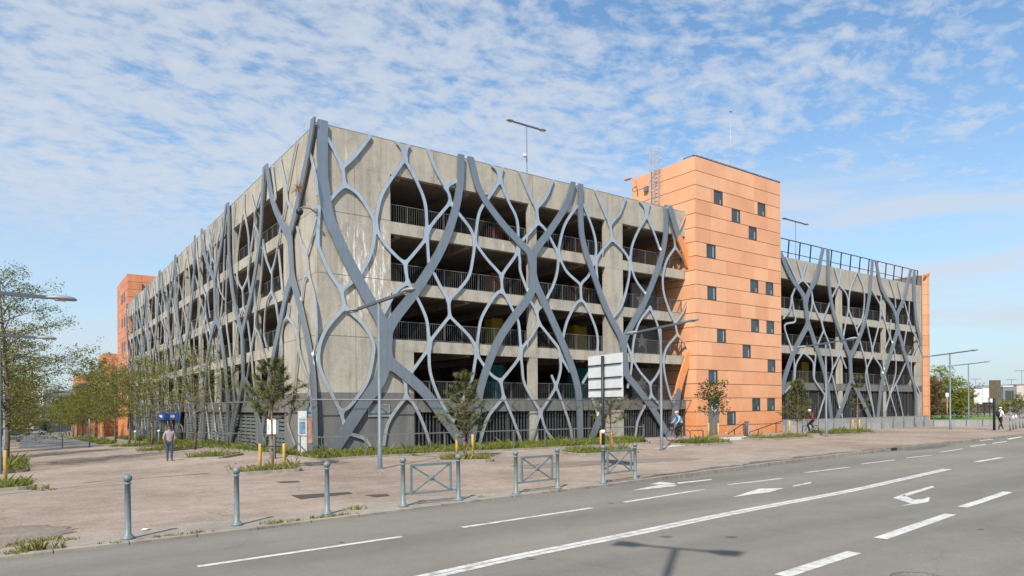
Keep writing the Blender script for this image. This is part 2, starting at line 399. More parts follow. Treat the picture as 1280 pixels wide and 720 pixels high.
# thin high streaks low down
mph = nt.nodes.new('ShaderNodeMapping'); mph.inputs['Scale'].default_value = (1.6, 1.6, 15); nt.links.new(tc.outputs['Generated'], mph.inputs[0])
stn = noise(nt, mph.outputs[0], 1.5, 5, .55); streak = ramp(nt, stn, [(.44, 0.0), (.60, .80)])
lowm = ramp(nt, sep.outputs[2], [(.02, .25), (.12, 1.0), (.27, .85), (.33, 0.0)])
himask = ramp(nt, sep.outputs[2], [(.10, 0.0), (.19, .35), (.27, 1.0)])
a1 = mth('MULTIPLY', cl, himask); a2 = mth('MULTIPLY', streak, lowm); alpha = mth('MAXIMUM', a1, a2)
hz = ramp(nt, sep.outputs[2], [(0.0, .80), (.10, .62), (.22, .30), (.42, .06), (.8, .0)])
skyc = mixc(nt, 1.0, sky.outputs[0], (.84, 1.10, 1.19), 'MULTIPLY')
skyc = mixc(nt, hz, skyc, (3.45, 3.92, 4.45))
skyc = mixc(nt, alpha, skyc, (3.9, 4.2, 4.65))
nt.links.new(skyc, bg.inputs[0]); bg.inputs[1].default_value = .12
vs_ = sc.view_settings; vs_.view_transform = 'Standard'; vs_.look = 'None'; vs_.exposure = 0.52; vs_.gamma = 1.0; vs_.use_curve_mapping = False
sc.cycles.max_bounces = 6; sc.cycles.diffuse_bounces = 3; sc.cycles.glossy_bounces = 3; sc.cycles.transparent_max_bounces = 6

# ------------------------------------------------------------------ ground sheets
KERB = [(-140, -20.6), (-60, -19.9), (-25, -19.5), (-11.6, -19.17), (-8.06, -19.0), (-5.06, -18.66), (-1.92, -18.33), (1.32, -18.02), (5.51, -17.42), (10.8, -16.75), (15.9, -16.2), (22.5, -15.65), (31.6, -14.95), (44.7, -13.95), (70, -12.0), (120, -7.0), (300, 10)]
def kerb_y(x):
    for (a, b) in zip(KERB, KERB[1:]):
        if a[0] <= x <= b[0]: return a[1] + (b[1] - a[1]) * (x - a[0]) / (b[0] - a[0])
    return KERB[-1][1]
def axis(lo, hi, fine_lo, fine_hi, step, far):
    xs = list(np.arange(fine_lo, fine_hi + 1e-6, step)); v = fine_lo; s = step
    while v > lo: s *= 1.35; v = max(lo, v - s); xs.insert(0, v)
    v = fine_hi; s = step
    while v < hi: s *= 1.35; v = min(hi, v + s); xs.append(v)
    return xs
def sheet(name, xs, yf, ny, zf, mat, kind='structure'):
    mb = MB(); n = ny + 1
    for x in xs:
        y0, y1 = yf(x)
        for j in range(n):
            t = j / ny; y = y0 + (y1 - y0) * t; mb.v.append((x, y, zf(x, y)))
    mb.smooth = True
    for i in range(len(xs) - 1):
        for j in range(ny): mb._f((i * n + j, (i + 1) * n + j, (i + 1) * n + j + 1, i * n + j + 1))
    o = mb.build(name, mat); o['kind'] = kind; return o
gx = axis(-3000, 3000, -40, 80, 4, 0); gy = axis(-3000, 3000, -40, 120, 4, 0)
mb = MB(); mb.smooth = True
for x in gx:
    for y in gy: mb.v.append((x, y, gz(x, y) - .20))
n = len(gy)
for i in range(len(gx) - 1):
    for j in range(n - 1): mb._f((i * n + j, (i + 1) * n + j, (i + 1) * n + j + 1, i * n + j + 1))
structure(mb.build('ground', M['far_ground']))
px_ = axis(-90, 160, -16, 40, 1.0, 0)
def pl_y(x): return (kerb_y(x) + .16, 75 if x < 0 else 12)
mb = MB(); mb.smooth = True; NY = 60
for x in px_:
    y0, y1 = kerb_y(x) + .15, (34.5 + (x + 11) * (-1.5) if False else 80.0)
    for j in range(NY + 1):
        t = (j / NY) ** 1.5; y = y0 + (y1 - y0) * t; mb.v.append((x, y, gz(x, y)))
for i in range(len(px_) - 1):
    for j in range(NY): mb._f((i * (NY + 1) + j, (i + 1) * (NY + 1) + j, (i + 1) * (NY + 1) + j + 1, i * (NY + 1) + j + 1))
structure(mb.build('plaza', M['plaza']))
sheet('road', axis(-140, 300, -20, 60, 1.0, 0), lambda x: (kerb_y(x) - 15.5, kerb_y(x) + .02), 10, lambda x, y: zroad(x), M['road'])
sheet('far_pavement', axis(-140, 300, -20, 60, 4.0, 0), lambda x: (kerb_y(x) - 30, kerb_y(x) - 15.4), 2, lambda x, y: 0.0, M['plaza'])
# kerb stones along the road
mb = MB(); x = -60.0; random.seed(3)
while x < 150:
    L = 1.0; x2 = x + L - .012; j = random.uniform(-.006, .006)
    ya, yb = kerb_y(x), kerb_y(x2); zt = .004 + j * .5; za, zb = zroad(x) - .05, zroad(x2) - .05
    top = [(x, ya, zt), (x2, yb, zt), (x2, yb + .16, zt + .002), (x, ya + .16, zt + .002)]
    mb.poly(top); mb.poly([(x, ya, za), (x2, yb, zb), (x2, yb, zt), (x, ya, zt)])
    mb.poly([(x2, yb, zb), (x2, yb + .16, zb), (x2, yb + .16, zt), (x2, yb, zt)])
    x += L
structure(mb.build('kerb', M['kerb']))
# gutter strip
0 and structure(sheet('gutter', axis(-60, 150, -20, 60, 1.0, 0), lambda x: (kerb_y(x) - .24, kerb_y(x) - .01), 1, lambda x, y: zroad(x) + .004, M['kerb']))
# avenue between the tree rows
sheet('avenue_road', axis(-11.4, -5.6, -11.3, -5.7, 1.9, 0), lambda x: (38.5 - (x + 8.5) * 1.45, 420.0), 60, lambda x, y: gz(x, y) + .006, M['avenue'])
# pale cycle path in front of the orange tower
P_ = [at(838, 556.5), at(870, 550.5), at(900, 547.3), at(940, 545), at(985, 543), at(1010, 542)]
Q_ = [at(815, 562), at(880, 554.5), at(915, 551), at(945, 548.3), at(985, 546), at(1010, 544.5)]
def dense(P, n=12): return [tuple(P[i][k] + (P[i + 1][k] - P[i][k]) * j / n for k in (0, 1)) for i in range(len(P) - 1) for j in range(n)] + [P[-1][:2]]
P_, Q_ = dense(P_), dense(Q_); mb = MB(); nP = len(P_)
for A, B in zip(P_, Q_):
    for t in (0, .25, .5, .75, 1): x, y = A[0] + (B[0] - A[0]) * t, A[1] + (B[1] - A[1]) * t; mb.v.append((x, y, gz(x, y) + .012))
for i in range(nP - 1):
    for j in range(4): mb._f((5 * i + j, 5 * i + j + 1, 5 * i + j + 6, 5 * i + j + 5))
structure(mb.build('path', M['pale_path'], recalc=True))

# ------------------------------------------------------------------ road markings
mk = MB()
def rp(px, py): p = road_at(px, py); return (p[0], p[1], zroad(p[0]) + .005)
def dash(a, b, w):
    a = Vector(rp(*a)); b = Vector(rp(*b)); d = (b - a); n = max(1, int(d.length / 1.0)); u = Vector((-d.y, d.x, 0)).normalized() * w / 2
    for i in range(n):
        p = a + d * i / n; q = a + d * (i + 1) / n
        P = [p - u, q - u, q + u, p + u]; mk.poly([(v.x, v.y, zroad(v.x) + .005) for v in P])
for a, b in (((247, 708.5), (502, 671)), ((578, 659.5), (740, 635)), ((780, 628), (880, 612)), ((910, 606), (978, 598)), ((1006, 591), (1062, 584)), ((1077, 580), (1119, 575)), ((1133, 572.5), (1165, 569)), ((1175, 565.5), (1203, 561))): dash(a, b, .12)
for a, b in (((977, 720), (1068, 690.5)), ((1100, 673.5), (1188, 643)), ((1203, 634), (1260, 615)), ((1220, 577.5), (1252, 572))): dash(a, b, .2)
sol = [(480, 733), (530, 722), (640, 697.5), (800, 665.5), (960, 633), (1080, 610), (1184, 586.5)]
solw = [(480, 733), (530, 722), (640, 697.5), (800, 665.5), (960, 633), (1080, 610), (1184, 586.5)]
for off in (-.072, .072):
    P = []
    W3 = [Vector(rp(*p)) for p in sol]
    for i, p in enumerate(W3):
        d = (W3[min(i + 1, len(W3) - 1)] - W3[max(i - 1, 0)]); u = Vector((-d.y, d.x, 0)).normalized(); P.append(p + u * off)
    for a, b in zip(P, P[1:]):
        d = b - a; n = max(1, int(d.length)); u = Vector((-d.y, d.x, 0)).normalized() * .062
        for i in range(n):
            p, q = a + d * i / n, a + d * (i + 1) / n; mk.poly([(v.x, v.y, zroad(v.x) + .005) for v in (p - u, q - u, q + u, p + u)])
def mpoly(pts): mk.poly([rp(*p) for p in pts])
mpoly([(1116, 622.5), (1130, 617.5), (1128, 621.5)]); mpoly([(1130, 617.5), (1165, 607.5), (1168.5, 609), (1133, 620.5)])
mpoly([(1116, 622.5), (1133, 620.5), (1142, 625), (1139, 629.5)]); mpoly([(1142, 625), (1155, 624), (1160, 621.5), (1162.5, 622.5), (1160.5, 627.5), (1145, 630.5), (1139, 629.5)])
mpoly([(1126, 632.5), (1139, 629.5), (1145, 630.5)])
mpoly([(916, 621.5), (949, 611), (980, 610.3), (962, 615.5)]); mpoly([(990, 607.5), (1013, 602.8), (1014.5, 604), (992, 608.3)])
mpoly([(788, 613.5), (822, 606.5), (847, 606), (843, 608)]); mpoly([(812, 605.5), (826, 602.5), (846, 604.5), (838, 606)]); mpoly([(846, 603.5), (889, 599), (890, 600), (848, 605)])
mpoly([(1218, 549.5), (1231, 548.3), (1243, 549.2), (1226, 551.3)])
mpoly([(1258, 548.5), (1274, 546), (1280, 546), (1262, 549.5)]); mpoly([(1212, 557.5), (1232, 555.3), (1233, 556), (1214, 558.4)]); mpoly([(1240, 553.8), (1258, 551.6), (1259, 552.3), (1241, 554.6)])
structure(mk.build('road_marking', M['paint'], recalc=True))
def flip_up(o):
    bm = bmesh.new(); bm.from_mesh(o.data)
    for f in bm.faces:
        if f.normal.z < 0: f.normal_flip()
    bm.to_mesh(o.data); bm.free()
for nme in ('road_marking', 'path', 'kerb'): flip_up(bpy.data.objects[nme])

# ------------------------------------------------------------------ lattice tools
def catmull(pts, n=4):
    if len(pts) < 3: return [tuple(p) for p in pts]
    P = [np.array(p, float) for p in pts]; P = [2 * P[0] - P[1]] + P + [2 * P[-1] - P[-2]]; o = []
    for i in range(1, len(P) - 2):
        p0, p1, p2, p3 = P[i - 1:i + 3]
        for k in range(n):
            t = k / n; o.append(tuple(.5 * (2 * p1 + (p2 - p0) * t + (2 * p0 - 5 * p1 + 4 * p2 - p3) * t * t + (3 * p1 - p0 - 3 * p2 + p3) * t ** 3)))
    o.append(tuple(P[-2])); return o
def plate(strands, res, k, yf, yb, zmin=None, zmax=None, xmin=None, xmax=None, wid=1.0):
    """union of the strands (x,z polylines with half widths) with filleted joints, cut from steel plate between yf and yb"""
    xs = [p[0] for s, w in strands for p in s]; zs = [p[1] for s, w in strands for p in s]; pad = .8
    x0, x1 = (min(xs) - pad if xmin is None else xmin), (max(xs) + pad if xmax is None else xmax)
    z0 = (min(zs) - pad) if zmin is None else zmin; z1 = (max(zs) + pad) if zmax is None else zmax
    nx = int((x1 - x0) / res) + 2; nz = int((z1 - z0) / res) + 2
    gx_ = x0 + np.arange(nx) * res; gz_ = z0 + np.arange(nz) * (z1 - z0) / (nz - 1); S = np.zeros((nx, nz))
    for s, w in strands:
        a = np.array(s); ww = np.array(w if isinstance(w, (list, tuple)) else [w] * len(s)) * wid; p = ww.max() + 6 * k
        i0, i1 = np.searchsorted(gx_, [a[:, 0].min() - p, a[:, 0].max() + p]); j0, j1 = np.searchsorted(gz_, [a[:, 1].min() - p, a[:, 1].max() + p])
        if i1 <= i0 or j1 <= j0: continue
        X, Z = np.meshgrid(gx_[i0:i1], gz_[j0:j1], indexing='ij'); D = np.full(X.shape, 1e3)
        for q in range(len(a) - 1):
            dx, dz = a[q + 1] - a[q]; L2 = dx * dx + dz * dz + 1e-9
            t = np.clip(((X - a[q, 0]) * dx + (Z - a[q, 1]) * dz) / L2, 0, 1)
            D = np.minimum(D, np.hypot(X - a[q, 0] - t * dx, Z - a[q, 1] - t * dz) - (ww[q] + (ww[q + 1] - ww[q]) * t))
        S[i0:i1, j0:j1] += np.exp(-np.clip(D, -8 * k, 20 * k) / k)
    D = -k * np.log(S + 1e-12)
    D[0, :] = np.maximum(D[0, :], .004); D[-1, :] = np.maximum(D[-1, :], .004); D[:, 0] = np.maximum(D[:, 0], .0005); D[:, -1] = np.maximum(D[:, -1], .0005)
    ins = D < 0; V = []; F_ = []; idx = {}
    def vert(key, x, z):
        r = idx.get(key)
        if r is None: r = len(V) // 2; idx[key] = r; V.append((x, yf, z)); V.append((x, yb, z))
        return r
    cnt = ins[:-1, :-1].astype(int) + ins[1:, :-1] + ins[1:, 1:] + ins[:-1, 1:]
    for i, j in zip(*np.nonzero(cnt)):
        cs = ((i, j), (i + 1, j), (i + 1, j + 1), (i, j + 1)); pl = []
        for q in range(4):
            A, B = cs[q], cs[(q + 1) % 4]; ia, ib = ins[A], ins[B]
            if ia: pl.append((vert((A,), gx_[A[0]], gz_[A[1]]), 0))
            if ia != ib:
                t = D[A] / (D[A] - D[B]); kk = (min(A, B), max(A, B))
                pl.append((vert(kk, gx_[A[0]] + (gx_[B[0]] - gx_[A[0]]) * t, gz_[A[1]] + (gz_[B[1]] - gz_[A[1]]) * t), 1 if ia else 2))
        if len(pl) < 3: continue
        v = [p[0] for p in pl]; F_.append([2 * q for q in v]); F_.append([2 * q + 1 for q in v][::-1])
        for q in range(len(pl)):
            A, B = pl[q], pl[(q + 1) % len(pl)]
            if A[1] == 1 and B[1] == 2: F_.append([2 * A[0], 2 * A[0] + 1, 2 * B[0] + 1, 2 * B[0]])
    mb = MB(); mb.v = V
    for f in F_: mb._f(f)
    return mb
LY = -.13
def fr(pts, ext=True): return catmull([(on_y(a, b, LY)[0], on_y(a, b, LY)[2]) for a, b in pts])

# thick tree-like members on the front: each has two arms, a trunk and two legs
TREES = [
 [([(403.3,146),(402.7,207),(404,229),(410.7,271),(421,295.5),(433,322),(453,360),(465.5,382),(476,401),(482,424)],[.29,.36]),
  ([(576.3,186),(574,235.5),(564.4,277.8),(547.8,317.8),(519,364),(496,394),(485,412),(482,424)],[.23,.34]),
  ([(482,418),(482,455)],[.38,.38]), ([(482,446),(475,474),(450,511),(417.8,560),(410,571)],[.36,.34]), ([(482,446),(489,455),(502,465),(531,491),(560,530),(578,556)],[.36,.30])],
 [([(586,189),(599,237.8),(624.4,275.6),(650,304),(661,316),(665,332)],[.22,.27]), ([(717.8,222),(707.8,255.6),(686.7,289),(673,307),(667,318),(665,332)],[.22,.27]),
  ([(665,328),(666,350)],[.29,.29]), ([(666,346),(662,369),(637.8,402),(620,431),(603,476),(595.8,512.5),(589,552)],[.29,.25]),
  ([(666,346),(673,364),(689,398),(710,447),(720,477.5),(723.7,502.5),(725,552)],[.29,.27])],
 [([(725.5,223),(725.5,275.5),(730,309),(746.7,357.8),(759.5,390.6),(774,418),(778.5,432)],[.22,.27]), ([(832.8,252),(831,297.8),(822,335.6),(804,380),(785,414),(778.5,432)],[.22,.27]),
  ([(778.5,428),(781,458)],[.29,.28]), ([(781,455),(784,470),(796,485),(814.5,510),(831,537),(836,546)],[.28,.26]), ([(781,455),(772,478),(753.4,513),(742,542),(738,552)],[.28,.25])],
]
THIN = [
 [(410,173),(419,190),(427.8,209),(430,221),(431,231)], [(466,162),(462,171),(446,192),(434,204),(427.8,209)], [(431,231),(421,240),(411,252)], [(431,231),(445,240),(455.5,253),(466.7,273),(469.5,282)],
 [(489,170),(495.5,176),(503,186),(506.7,198)], [(517,178),(511,181),(508,188),(506.7,198)], [(506.7,198),(493,218),(478,242),(472,264),(469.5,282)], [(506.7,200),(520,224),(531,251),(533.5,275),(533,290)],
 [(469.5,282),(464.4,315.5),(451,342)], [(469.5,282),(478,300),(495.5,320),(506.7,329)], [(533,290),(531,300),(515,320),(506.7,329)], [(506.7,329),(508,341),(510,353)],
 [(532,179),(535.5,187),(545,211),(557.8,235)], [(571,226),(563,230),(557.8,235)], [(557.8,235),(562,244),(563,253)], [(563,253),(558,259),(542,278),(535,289)], [(563,253),(574,267),(589,287),(594,302)], [(534,290),(536,325),(539,338)],
 [(609,200),(615.5,206),(622,213),(625.5,224)], [(634,205),(629,209),(627,215),(625.5,224)], [(625.5,225),(611,247),(600,264),(595.5,287),(594,302)], [(625.5,225),(635.5,251),(646.7,275.5),(648,309)],
 [(646,206),(650,214),(664,247),(671,259)], [(696,217),(692,224),(684,244),(676,255),(671,259)], [(671,259),(673,278)], [(673,278),(660,293),(652,302),(648,312)], [(673,278),(682,287),(693,307),(698.4,317)],
 [(594,302),(591,325),(585,348),(564.4,372),(561,376)], [(594,302),(598,309),(609,324),(624.4,341),(627,346)], [(648,312),(643,322),(632,337),(627,346)], [(648,312),(650,325),(651,340),(660,364)],
 [(627,346),(628,364)], [(628,364),(620,368),(603,395.5),(597.8,420),(596,438)], [(628,364),(633,371),(641,387),(648,402),(650.5,425),(651,441)],
 [(698.4,317),(697,338),(692,356),(684,372)], [(698.4,317),(702,327),(709,340),(723,353),(726,357)], [(744,325),(737,343),(729,352),(726,357)], [(726,357),(727,375)], [(727,375),(720,380),(709,402),(704,422)], [(727,375),(733,382),(744.4,409),(747.5,425),(747,440)],
 [(510,353),(495.5,364),(480,391)], [(510,353),(522,373),(533,398),(536,420),(536.5,434)], [(543,342),(552,360),(561,376)], [(561,376),(562.5,395)], [(562.5,395),(552,408),(540,424),(536.5,434)], [(562.5,395),(568,401),(586.7,420),(594.4,433),(596,438)],
 [(536.5,434),(530,444),(513,467),(505,474)], [(536.5,434),(538,465),(549,497),(566,528)], [(596,438),(594,452),(589,478),(576,505),(566,528)], [(596,438),(600,449),(614,468),(626,476)], [(651,441),(646,452),(629,473),(626,476)],
 [(626,476),(630,497)], [(630,497),(622,506),(610,522),(602,546),(600,556)], [(630,497),(640,520),(650,547),(653,556)], [(651,441),(653,460),(656,480),(671,507),(676,515)], [(676,515),(682,536),(692,550),(694,555)], [(676,515),(668,540),(664,554)],
 [(663,376),(671,389)], [(680,381),(675,385),(671,389)], [(671,389),(674,404)], [(674,404),(664.4,420),(653,435),(651,441)], [(674,404),(686.7,420),(697.8,434),(700,444)], [(700,444),(701,462),(695.5,482),(687,498),(676,515)], [(700,444),(705,452),(712,464)],
 [(721,258),(706.7,280),(700,304),(698.4,317)], [(730,256),(742,289),(745.5,309),(744,325)], [(741,229),(744.4,237),(755.5,264),(763,281)], [(785,241),(782,248),(775.5,266),(768,275),(763,281)], [(763,281),(765.5,299)], [(765.5,299),(753,313),(746,327),(747,350)], [(765.5,299),(777.8,311),(785.5,322),(788,328)],
 [(795,246),(801,252),(806,258),(809,268)], [(817,251),(812,255),(811,260),(809,268)], [(809,270),(797.8,289),(790,309),(788,328)], [(809,270),(817.8,291),(825,311)], [(788,328),(786,350),(778,381),(766,398)], [(788,328),(795,350),(808,368)],
 [(837,273),(843,297)], [(859,266),(855.5,273),(848,290),(843,297)], [(843,297),(844.4,309)], [(844.4,309),(834,325),(829,346),(830,366),(836,385),(844,404)], [(844.4,309),(853,321),(859,333)], [(860,377),(852,393),(844,404)], [(844,404),(847,418)], [(847,418),(833,436),(830,458),(836,488),(843,508)], [(847,418),(855,427),(861,437)],
 [(813,384),(797.7,406),(791,440),(797,460),(813,480)], [(813,384),(823.7,412),(827,452),(822,468),(813,480)], [(784,430),(790,449),(788,470),(785,484)], [(813,480),(814.5,494)], [(814.5,494),(799,522),(795,543),(794,552)], [(814.5,494),(822,503)],
 [(747,440),(742,455),(729,478)], [(747,440),(752,458),(758,480),(746,528)], [(738,490),(748,520),(760,552)], [(690,470),(700,495),(712,530),(716,552)],
 [(399,258),(397.5,300),(401,315),(413,342),(426.7,362)], [(441,352),(433,358),(426.7,362)], [(426.7,362),(431,384)], [(431,384),(411,406.7),(402,424),(398.5,440),(400,460),(413,489),(426.7,515)], [(431,384),(453,404),(466,426.7),(466.5,445),(459,477),(440,505),(426.7,515)], [(426.7,515),(430,530),(432,548)],
 [(507,476),(508,496)], [(496,462),(503,470),(507,476)], [(508,496),(493,515.5),(484,533),(480,556)], [(508,496),(518,506),(530,532),(538,556)], [(440,543),(455,548),(463,557)],
]
RTREES = [
 [([(976,318),(989,347.5),(1003.8,369),(1006.5,382)],[.24,.28]), ([(1030,304),(1020.3,345.6),(1010,367),(1006.5,382)],[.22,.28]), ([(1006.5,378),(1010,409)],[.29,.29]), ([(1010,405),(993,437.8),(981,471),(978,490)],[.29,.26]), ([(1010,405),(1016,422),(1031,469),(1039,524),(1040,530)],[.29,.28])],
 [([(1034.5,304),(1035.9,357),(1044,400),(1055.5,429),(1062,447)],[.22,.27]), ([(1090.6,321),(1087.4,363),(1081,400),(1071,429),(1062,447)],[.22,.27]), ([(1062,443),(1064,480)],[.29,.29]), ([(1064,476),(1055.5,500),(1045,526),(1043,531)],[.29,.26]), ([(1064,476),(1077.8,502),(1090,529)],[.29,.28])],
 [([(1093.6,321),(1102,361),(1115.6,384.5),(1121,399)],[.22,.27]), ([(1139.3,332),(1131,369),(1122,391),(1121,399)],[.22,.27]), ([(1121,395),(1122,415)],[.29,.29]), ([(1122,412),(1111,449),(1102,480),(1096.5,526)],[.28,.26]), ([(1122,412),(1135.5,460),(1144,489),(1144.5,527)],[.28,.26])],
 [([(1142.5,341),(1142.9,372.8),(1145,400),(1151,430)],[.24,.26]), ([(1142.5,341),(1142.6,350)],[.24,.24])],
]
RTHIN = [
 [(981.4,318),(996,350),(1004,374)], [(996,322),(1001.8,342),(1003.8,349.5)], [(1010,325),(1005,342),(1003.8,349.5)], [(1003.8,349.5),(996,357),(990,372),(988,386),(979.5,398)], [(1003.8,349.5),(1011,358),(1015.5,368),(1015,385),(1011,402)], [(990,370),(993,390),(994,402),(981,407),(989,433)],
 [(1015.5,370),(1018,381),(1027,402),(1030,413)], [(1043.7,335),(1048.5,351)], [(1052.4,335),(1049,355)], [(1049,355),(1040.7,371),(1034,388),(1028,402),(1030,413)], [(1049,355),(1059,369),(1061,386)], [(1071.9,339),(1063,363),(1061,386)], [(1071.9,339),(1080.6,363),(1078.7,396),(1071,412)],
 [(1061,386),(1058,402),(1055,418)], [(1061,386),(1066,400),(1071,412),(1082,450)], [(1090,362),(1101,381)], [(1102,370),(1101,381),(1100,402),(1091,437)], [(1101,381),(1107,402),(1113,421)], [(1111.8,347),(1118.5,369),(1120,384)], [(1122.5,352),(1127,371),(1129,384)], [(1131,378),(1136,397),(1141,413)], [(1137,378),(1136,397),(1130,433)],
 [(1083,400),(1091,437)], [(1091,437),(1091.5,444)], [(1091.5,444),(1083,464),(1084,482),(1092,513)], [(1091.5,444),(1102,460),(1105,478)], [(1113,421),(1104.4,444),(1106,466),(1113,493)], [(1113,421),(1119,440),(1120,466),(1113,493)], [(1113,493),(1107,516),(1105,527)], [(1113,493),(1121,520),(1122,528)], [(1114,400),(1113,421)],
 [(1149,428),(1140,449),(1141,471),(1150,490)], [(1141,413),(1149,428)], [(1149,428),(1153,440)], [(1134,450),(1127,466),(1120,480),(1113,493)], [(1120,480),(1125,500),(1129,518),(1131,528)],
 [(1004.4,440),(995.5,455.5),(993,475),(982,490)], [(1004.4,440),(1016.7,453),(1018,473),(1031,493)], [(989,433),(993,450),(993,475)], [(1030,413),(1022,433),(1019,455),(1018,473)], [(1030,413),(1037.8,433),(1041,460),(1035.5,480),(1030,500),(1022,526)], [(1051,442),(1041,462)], [(1051,442),(1058,460)], [(1041,470),(1049,507),(1053,522)], [(1055,418),(1051,442)], [(1082,450),(1088,489),(1092,513),(1094,526)],
]
# ------------------------------------------------------------------ the car park
XT3 = on_y(721, 300, LY)[0]; XT2 = on_y(581, 300, LY)[0]; XT4 = on_y(837, 300, LY)[0]
CP = thing('car_park', 'long grey concrete multi-storey car park wrapped in a branching steel lattice', 'car park')
X_T, X_E, Y_E = 26.21, 62.0, 67.45
LV = [(10.87, 11.48), (7.86, 8.47), (4.95, 5.54), (1.85, 2.5)]          # left block slabs
RV = [(9.20, 9.81), (6.24, 6.85), (3.30, 3.90)]                        # right block, half a storey lower
# parapets and solid corner
MB().box((0, 0, 13.84), (X_T + .02, .3, 15.55)).build('parapet', M['concrete'], CP)
MB().box((0, .302, 13.84), (.3, Y_E, 15.5)).build('parapet', M['concrete'], CP)
MB().box((37, 0, 12.2), (X_E, .3, 13.92)).build('parapet', M['concrete'], CP)
MB().box((0, .003, 5.54), (3.8, .33, 13.838)).box((0.002, .004, 2.85), (5.06, .331, 5.537)).build('corner_wall', M['concrete'], CP)
MB().box((.003, .334, 2.85), (.33, 5.0, 13.838)).build('corner_wall', M['concrete'], CP)
b = MB().box((-.004, -.004, -.3), (5.06, .34, 2.847)).box((-.003, .343, -.8), (.34, 5.0, 2.846))
b.box((.2, -.03, .0), (1.2, -.006, .9)).box((4.1, -.03, .05), (4.75, -.006, .95)).build('base_wall', M['dark_concrete'], CP)
# joints cast in the corner wall
for z in (5.56, 8.5, 11.5):
    MB().box((-.004, -.002, z), (3.8, .01, z + .025)).build('wall_joint', M['dark_concrete'], CP); MB().box((-.002, .02, z), (.01, 5.0, z + .025)).build('wall_joint', M['dark_concrete'], CP)
MB().box((1.9, -.0025, 2.85), (1.915, .01, 13.8)).build('wall_joint', M['dark_concrete'], CP)
for x in (6.3, 12.84, 19.28): MB().box((x, -.0025, 13.85), (x + .02, .01, 15.53)).build('wall_joint', M['dark_concrete'], CP)
for x in (43.4, 49.9, 56.3): MB().box((x, -.0025, 12.21), (x + .02, .01, 13.9)).build('wall_joint', M['dark_concrete'], CP)
MB().box((-.01, -.01, 15.551), (X_T + .02, .31, 15.575)).build('coping', M['galv'], CP); MB().box((-.01, .312, 15.501), (.31, Y_E, 15.525)).build('coping', M['galv'], CP)
# floors with edge beams
for i, (z0, z1) in enumerate(LV):
    m = M['dark_concrete'] if i == 3 else M['concrete']
    xa = 5.062 if i == 3 else 3.802
    b = MB().box((xa, 0.0, z0), (X_T, .3, z1)).box((.001, 5.002, z0), (.3, Y_E, z1))
    b.build('edge_beam', m, CP)
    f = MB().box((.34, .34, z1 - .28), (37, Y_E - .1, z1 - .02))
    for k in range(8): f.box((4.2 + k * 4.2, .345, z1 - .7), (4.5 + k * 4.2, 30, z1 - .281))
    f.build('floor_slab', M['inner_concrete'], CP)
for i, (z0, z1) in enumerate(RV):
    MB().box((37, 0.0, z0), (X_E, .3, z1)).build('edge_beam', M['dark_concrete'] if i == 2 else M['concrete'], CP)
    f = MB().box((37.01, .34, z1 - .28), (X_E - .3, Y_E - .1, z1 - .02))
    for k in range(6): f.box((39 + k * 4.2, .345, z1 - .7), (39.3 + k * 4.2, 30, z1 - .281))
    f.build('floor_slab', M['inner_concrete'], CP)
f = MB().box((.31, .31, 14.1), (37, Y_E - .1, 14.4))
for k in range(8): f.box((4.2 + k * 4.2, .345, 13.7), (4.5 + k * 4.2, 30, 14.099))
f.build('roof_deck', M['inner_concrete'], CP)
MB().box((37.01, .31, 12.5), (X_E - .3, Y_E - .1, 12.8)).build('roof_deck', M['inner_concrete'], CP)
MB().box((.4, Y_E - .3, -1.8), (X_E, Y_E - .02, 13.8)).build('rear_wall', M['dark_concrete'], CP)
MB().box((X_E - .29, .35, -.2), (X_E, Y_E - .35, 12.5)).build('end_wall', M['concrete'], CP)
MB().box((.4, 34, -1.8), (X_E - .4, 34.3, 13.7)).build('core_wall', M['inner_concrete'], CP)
# columns between the beams
def column(x0, x1, levels, y1=.27):
    b = MB()
    for (za, zb) in levels: b.box((x0, .012, za), (x1, y1, zb))
    b.build('column', M['concrete'], CP)
gapsL = [(11.482, 13.838), (8.472, 10.868), (5.542, 7.858), (2.502, 4.948), (-.2, 1.848)]
gapsR = [(9.812, 12.198), (6.852, 9.198), (3.902, 6.238), (-.2, 3.298)]
column(12.55, 13.13, gapsL)
b = MB()
for z0, z1 in gapsL: b.box((18.58, .006, z0), (19.27, .27, z1)); b.box((19.30, .006, z0), (20.14, .27, z1))
b.build('column', M['concrete'], CP)
column(46.25, 46.92, gapsR); column(54.2, 54.7, gapsR); column(60.9, X_E - .003, gapsR)
ycols = [10.3 + 5.21 * k for k in range(11)]
for y in ycols:
    b = MB()
    for (za, zb) in gapsL[:4]: b.box((.012, y - .2, za), (.27, y + .2, zb))
    b.build('column', M['concrete'], CP)
for gx0 in range(6):
    for gy0 in range(2):
        x, y = 7.5 + gx0 * 8.2, 7.5 + gy0 * 9.0
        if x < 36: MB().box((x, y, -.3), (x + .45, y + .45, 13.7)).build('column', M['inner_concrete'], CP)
# painted pillars, one colour a storey
for px, w in ((618, .9), (722, 1.2), (812, 2.0)):
    x, y, z = on_y(px, 350, 5.5)
    for i, nm in enumerate(('red_paint', 'rust_paint', 'yellow_paint', 'teal_paint')):
        z0 = LV[i][1]; MB().box((x - w / 2, 5.2, z0), (x + w / 2, 6.0, z0 + 2.34)).build('painted_pillar', M[nm], CP)
for px, i in ((1003, 2), (1115, 1), (1105, 2)):
    x, y, z = on_y(px, 450, 5.5); nm = ('red_paint', 'rust_paint', 'yellow_paint')[i]
    MB().box((x - .6, 5.2, RV[i][1]), (x + .6, 6.0, RV[i][1] + 2.3)).build('painted_pillar', M[nm], CP)
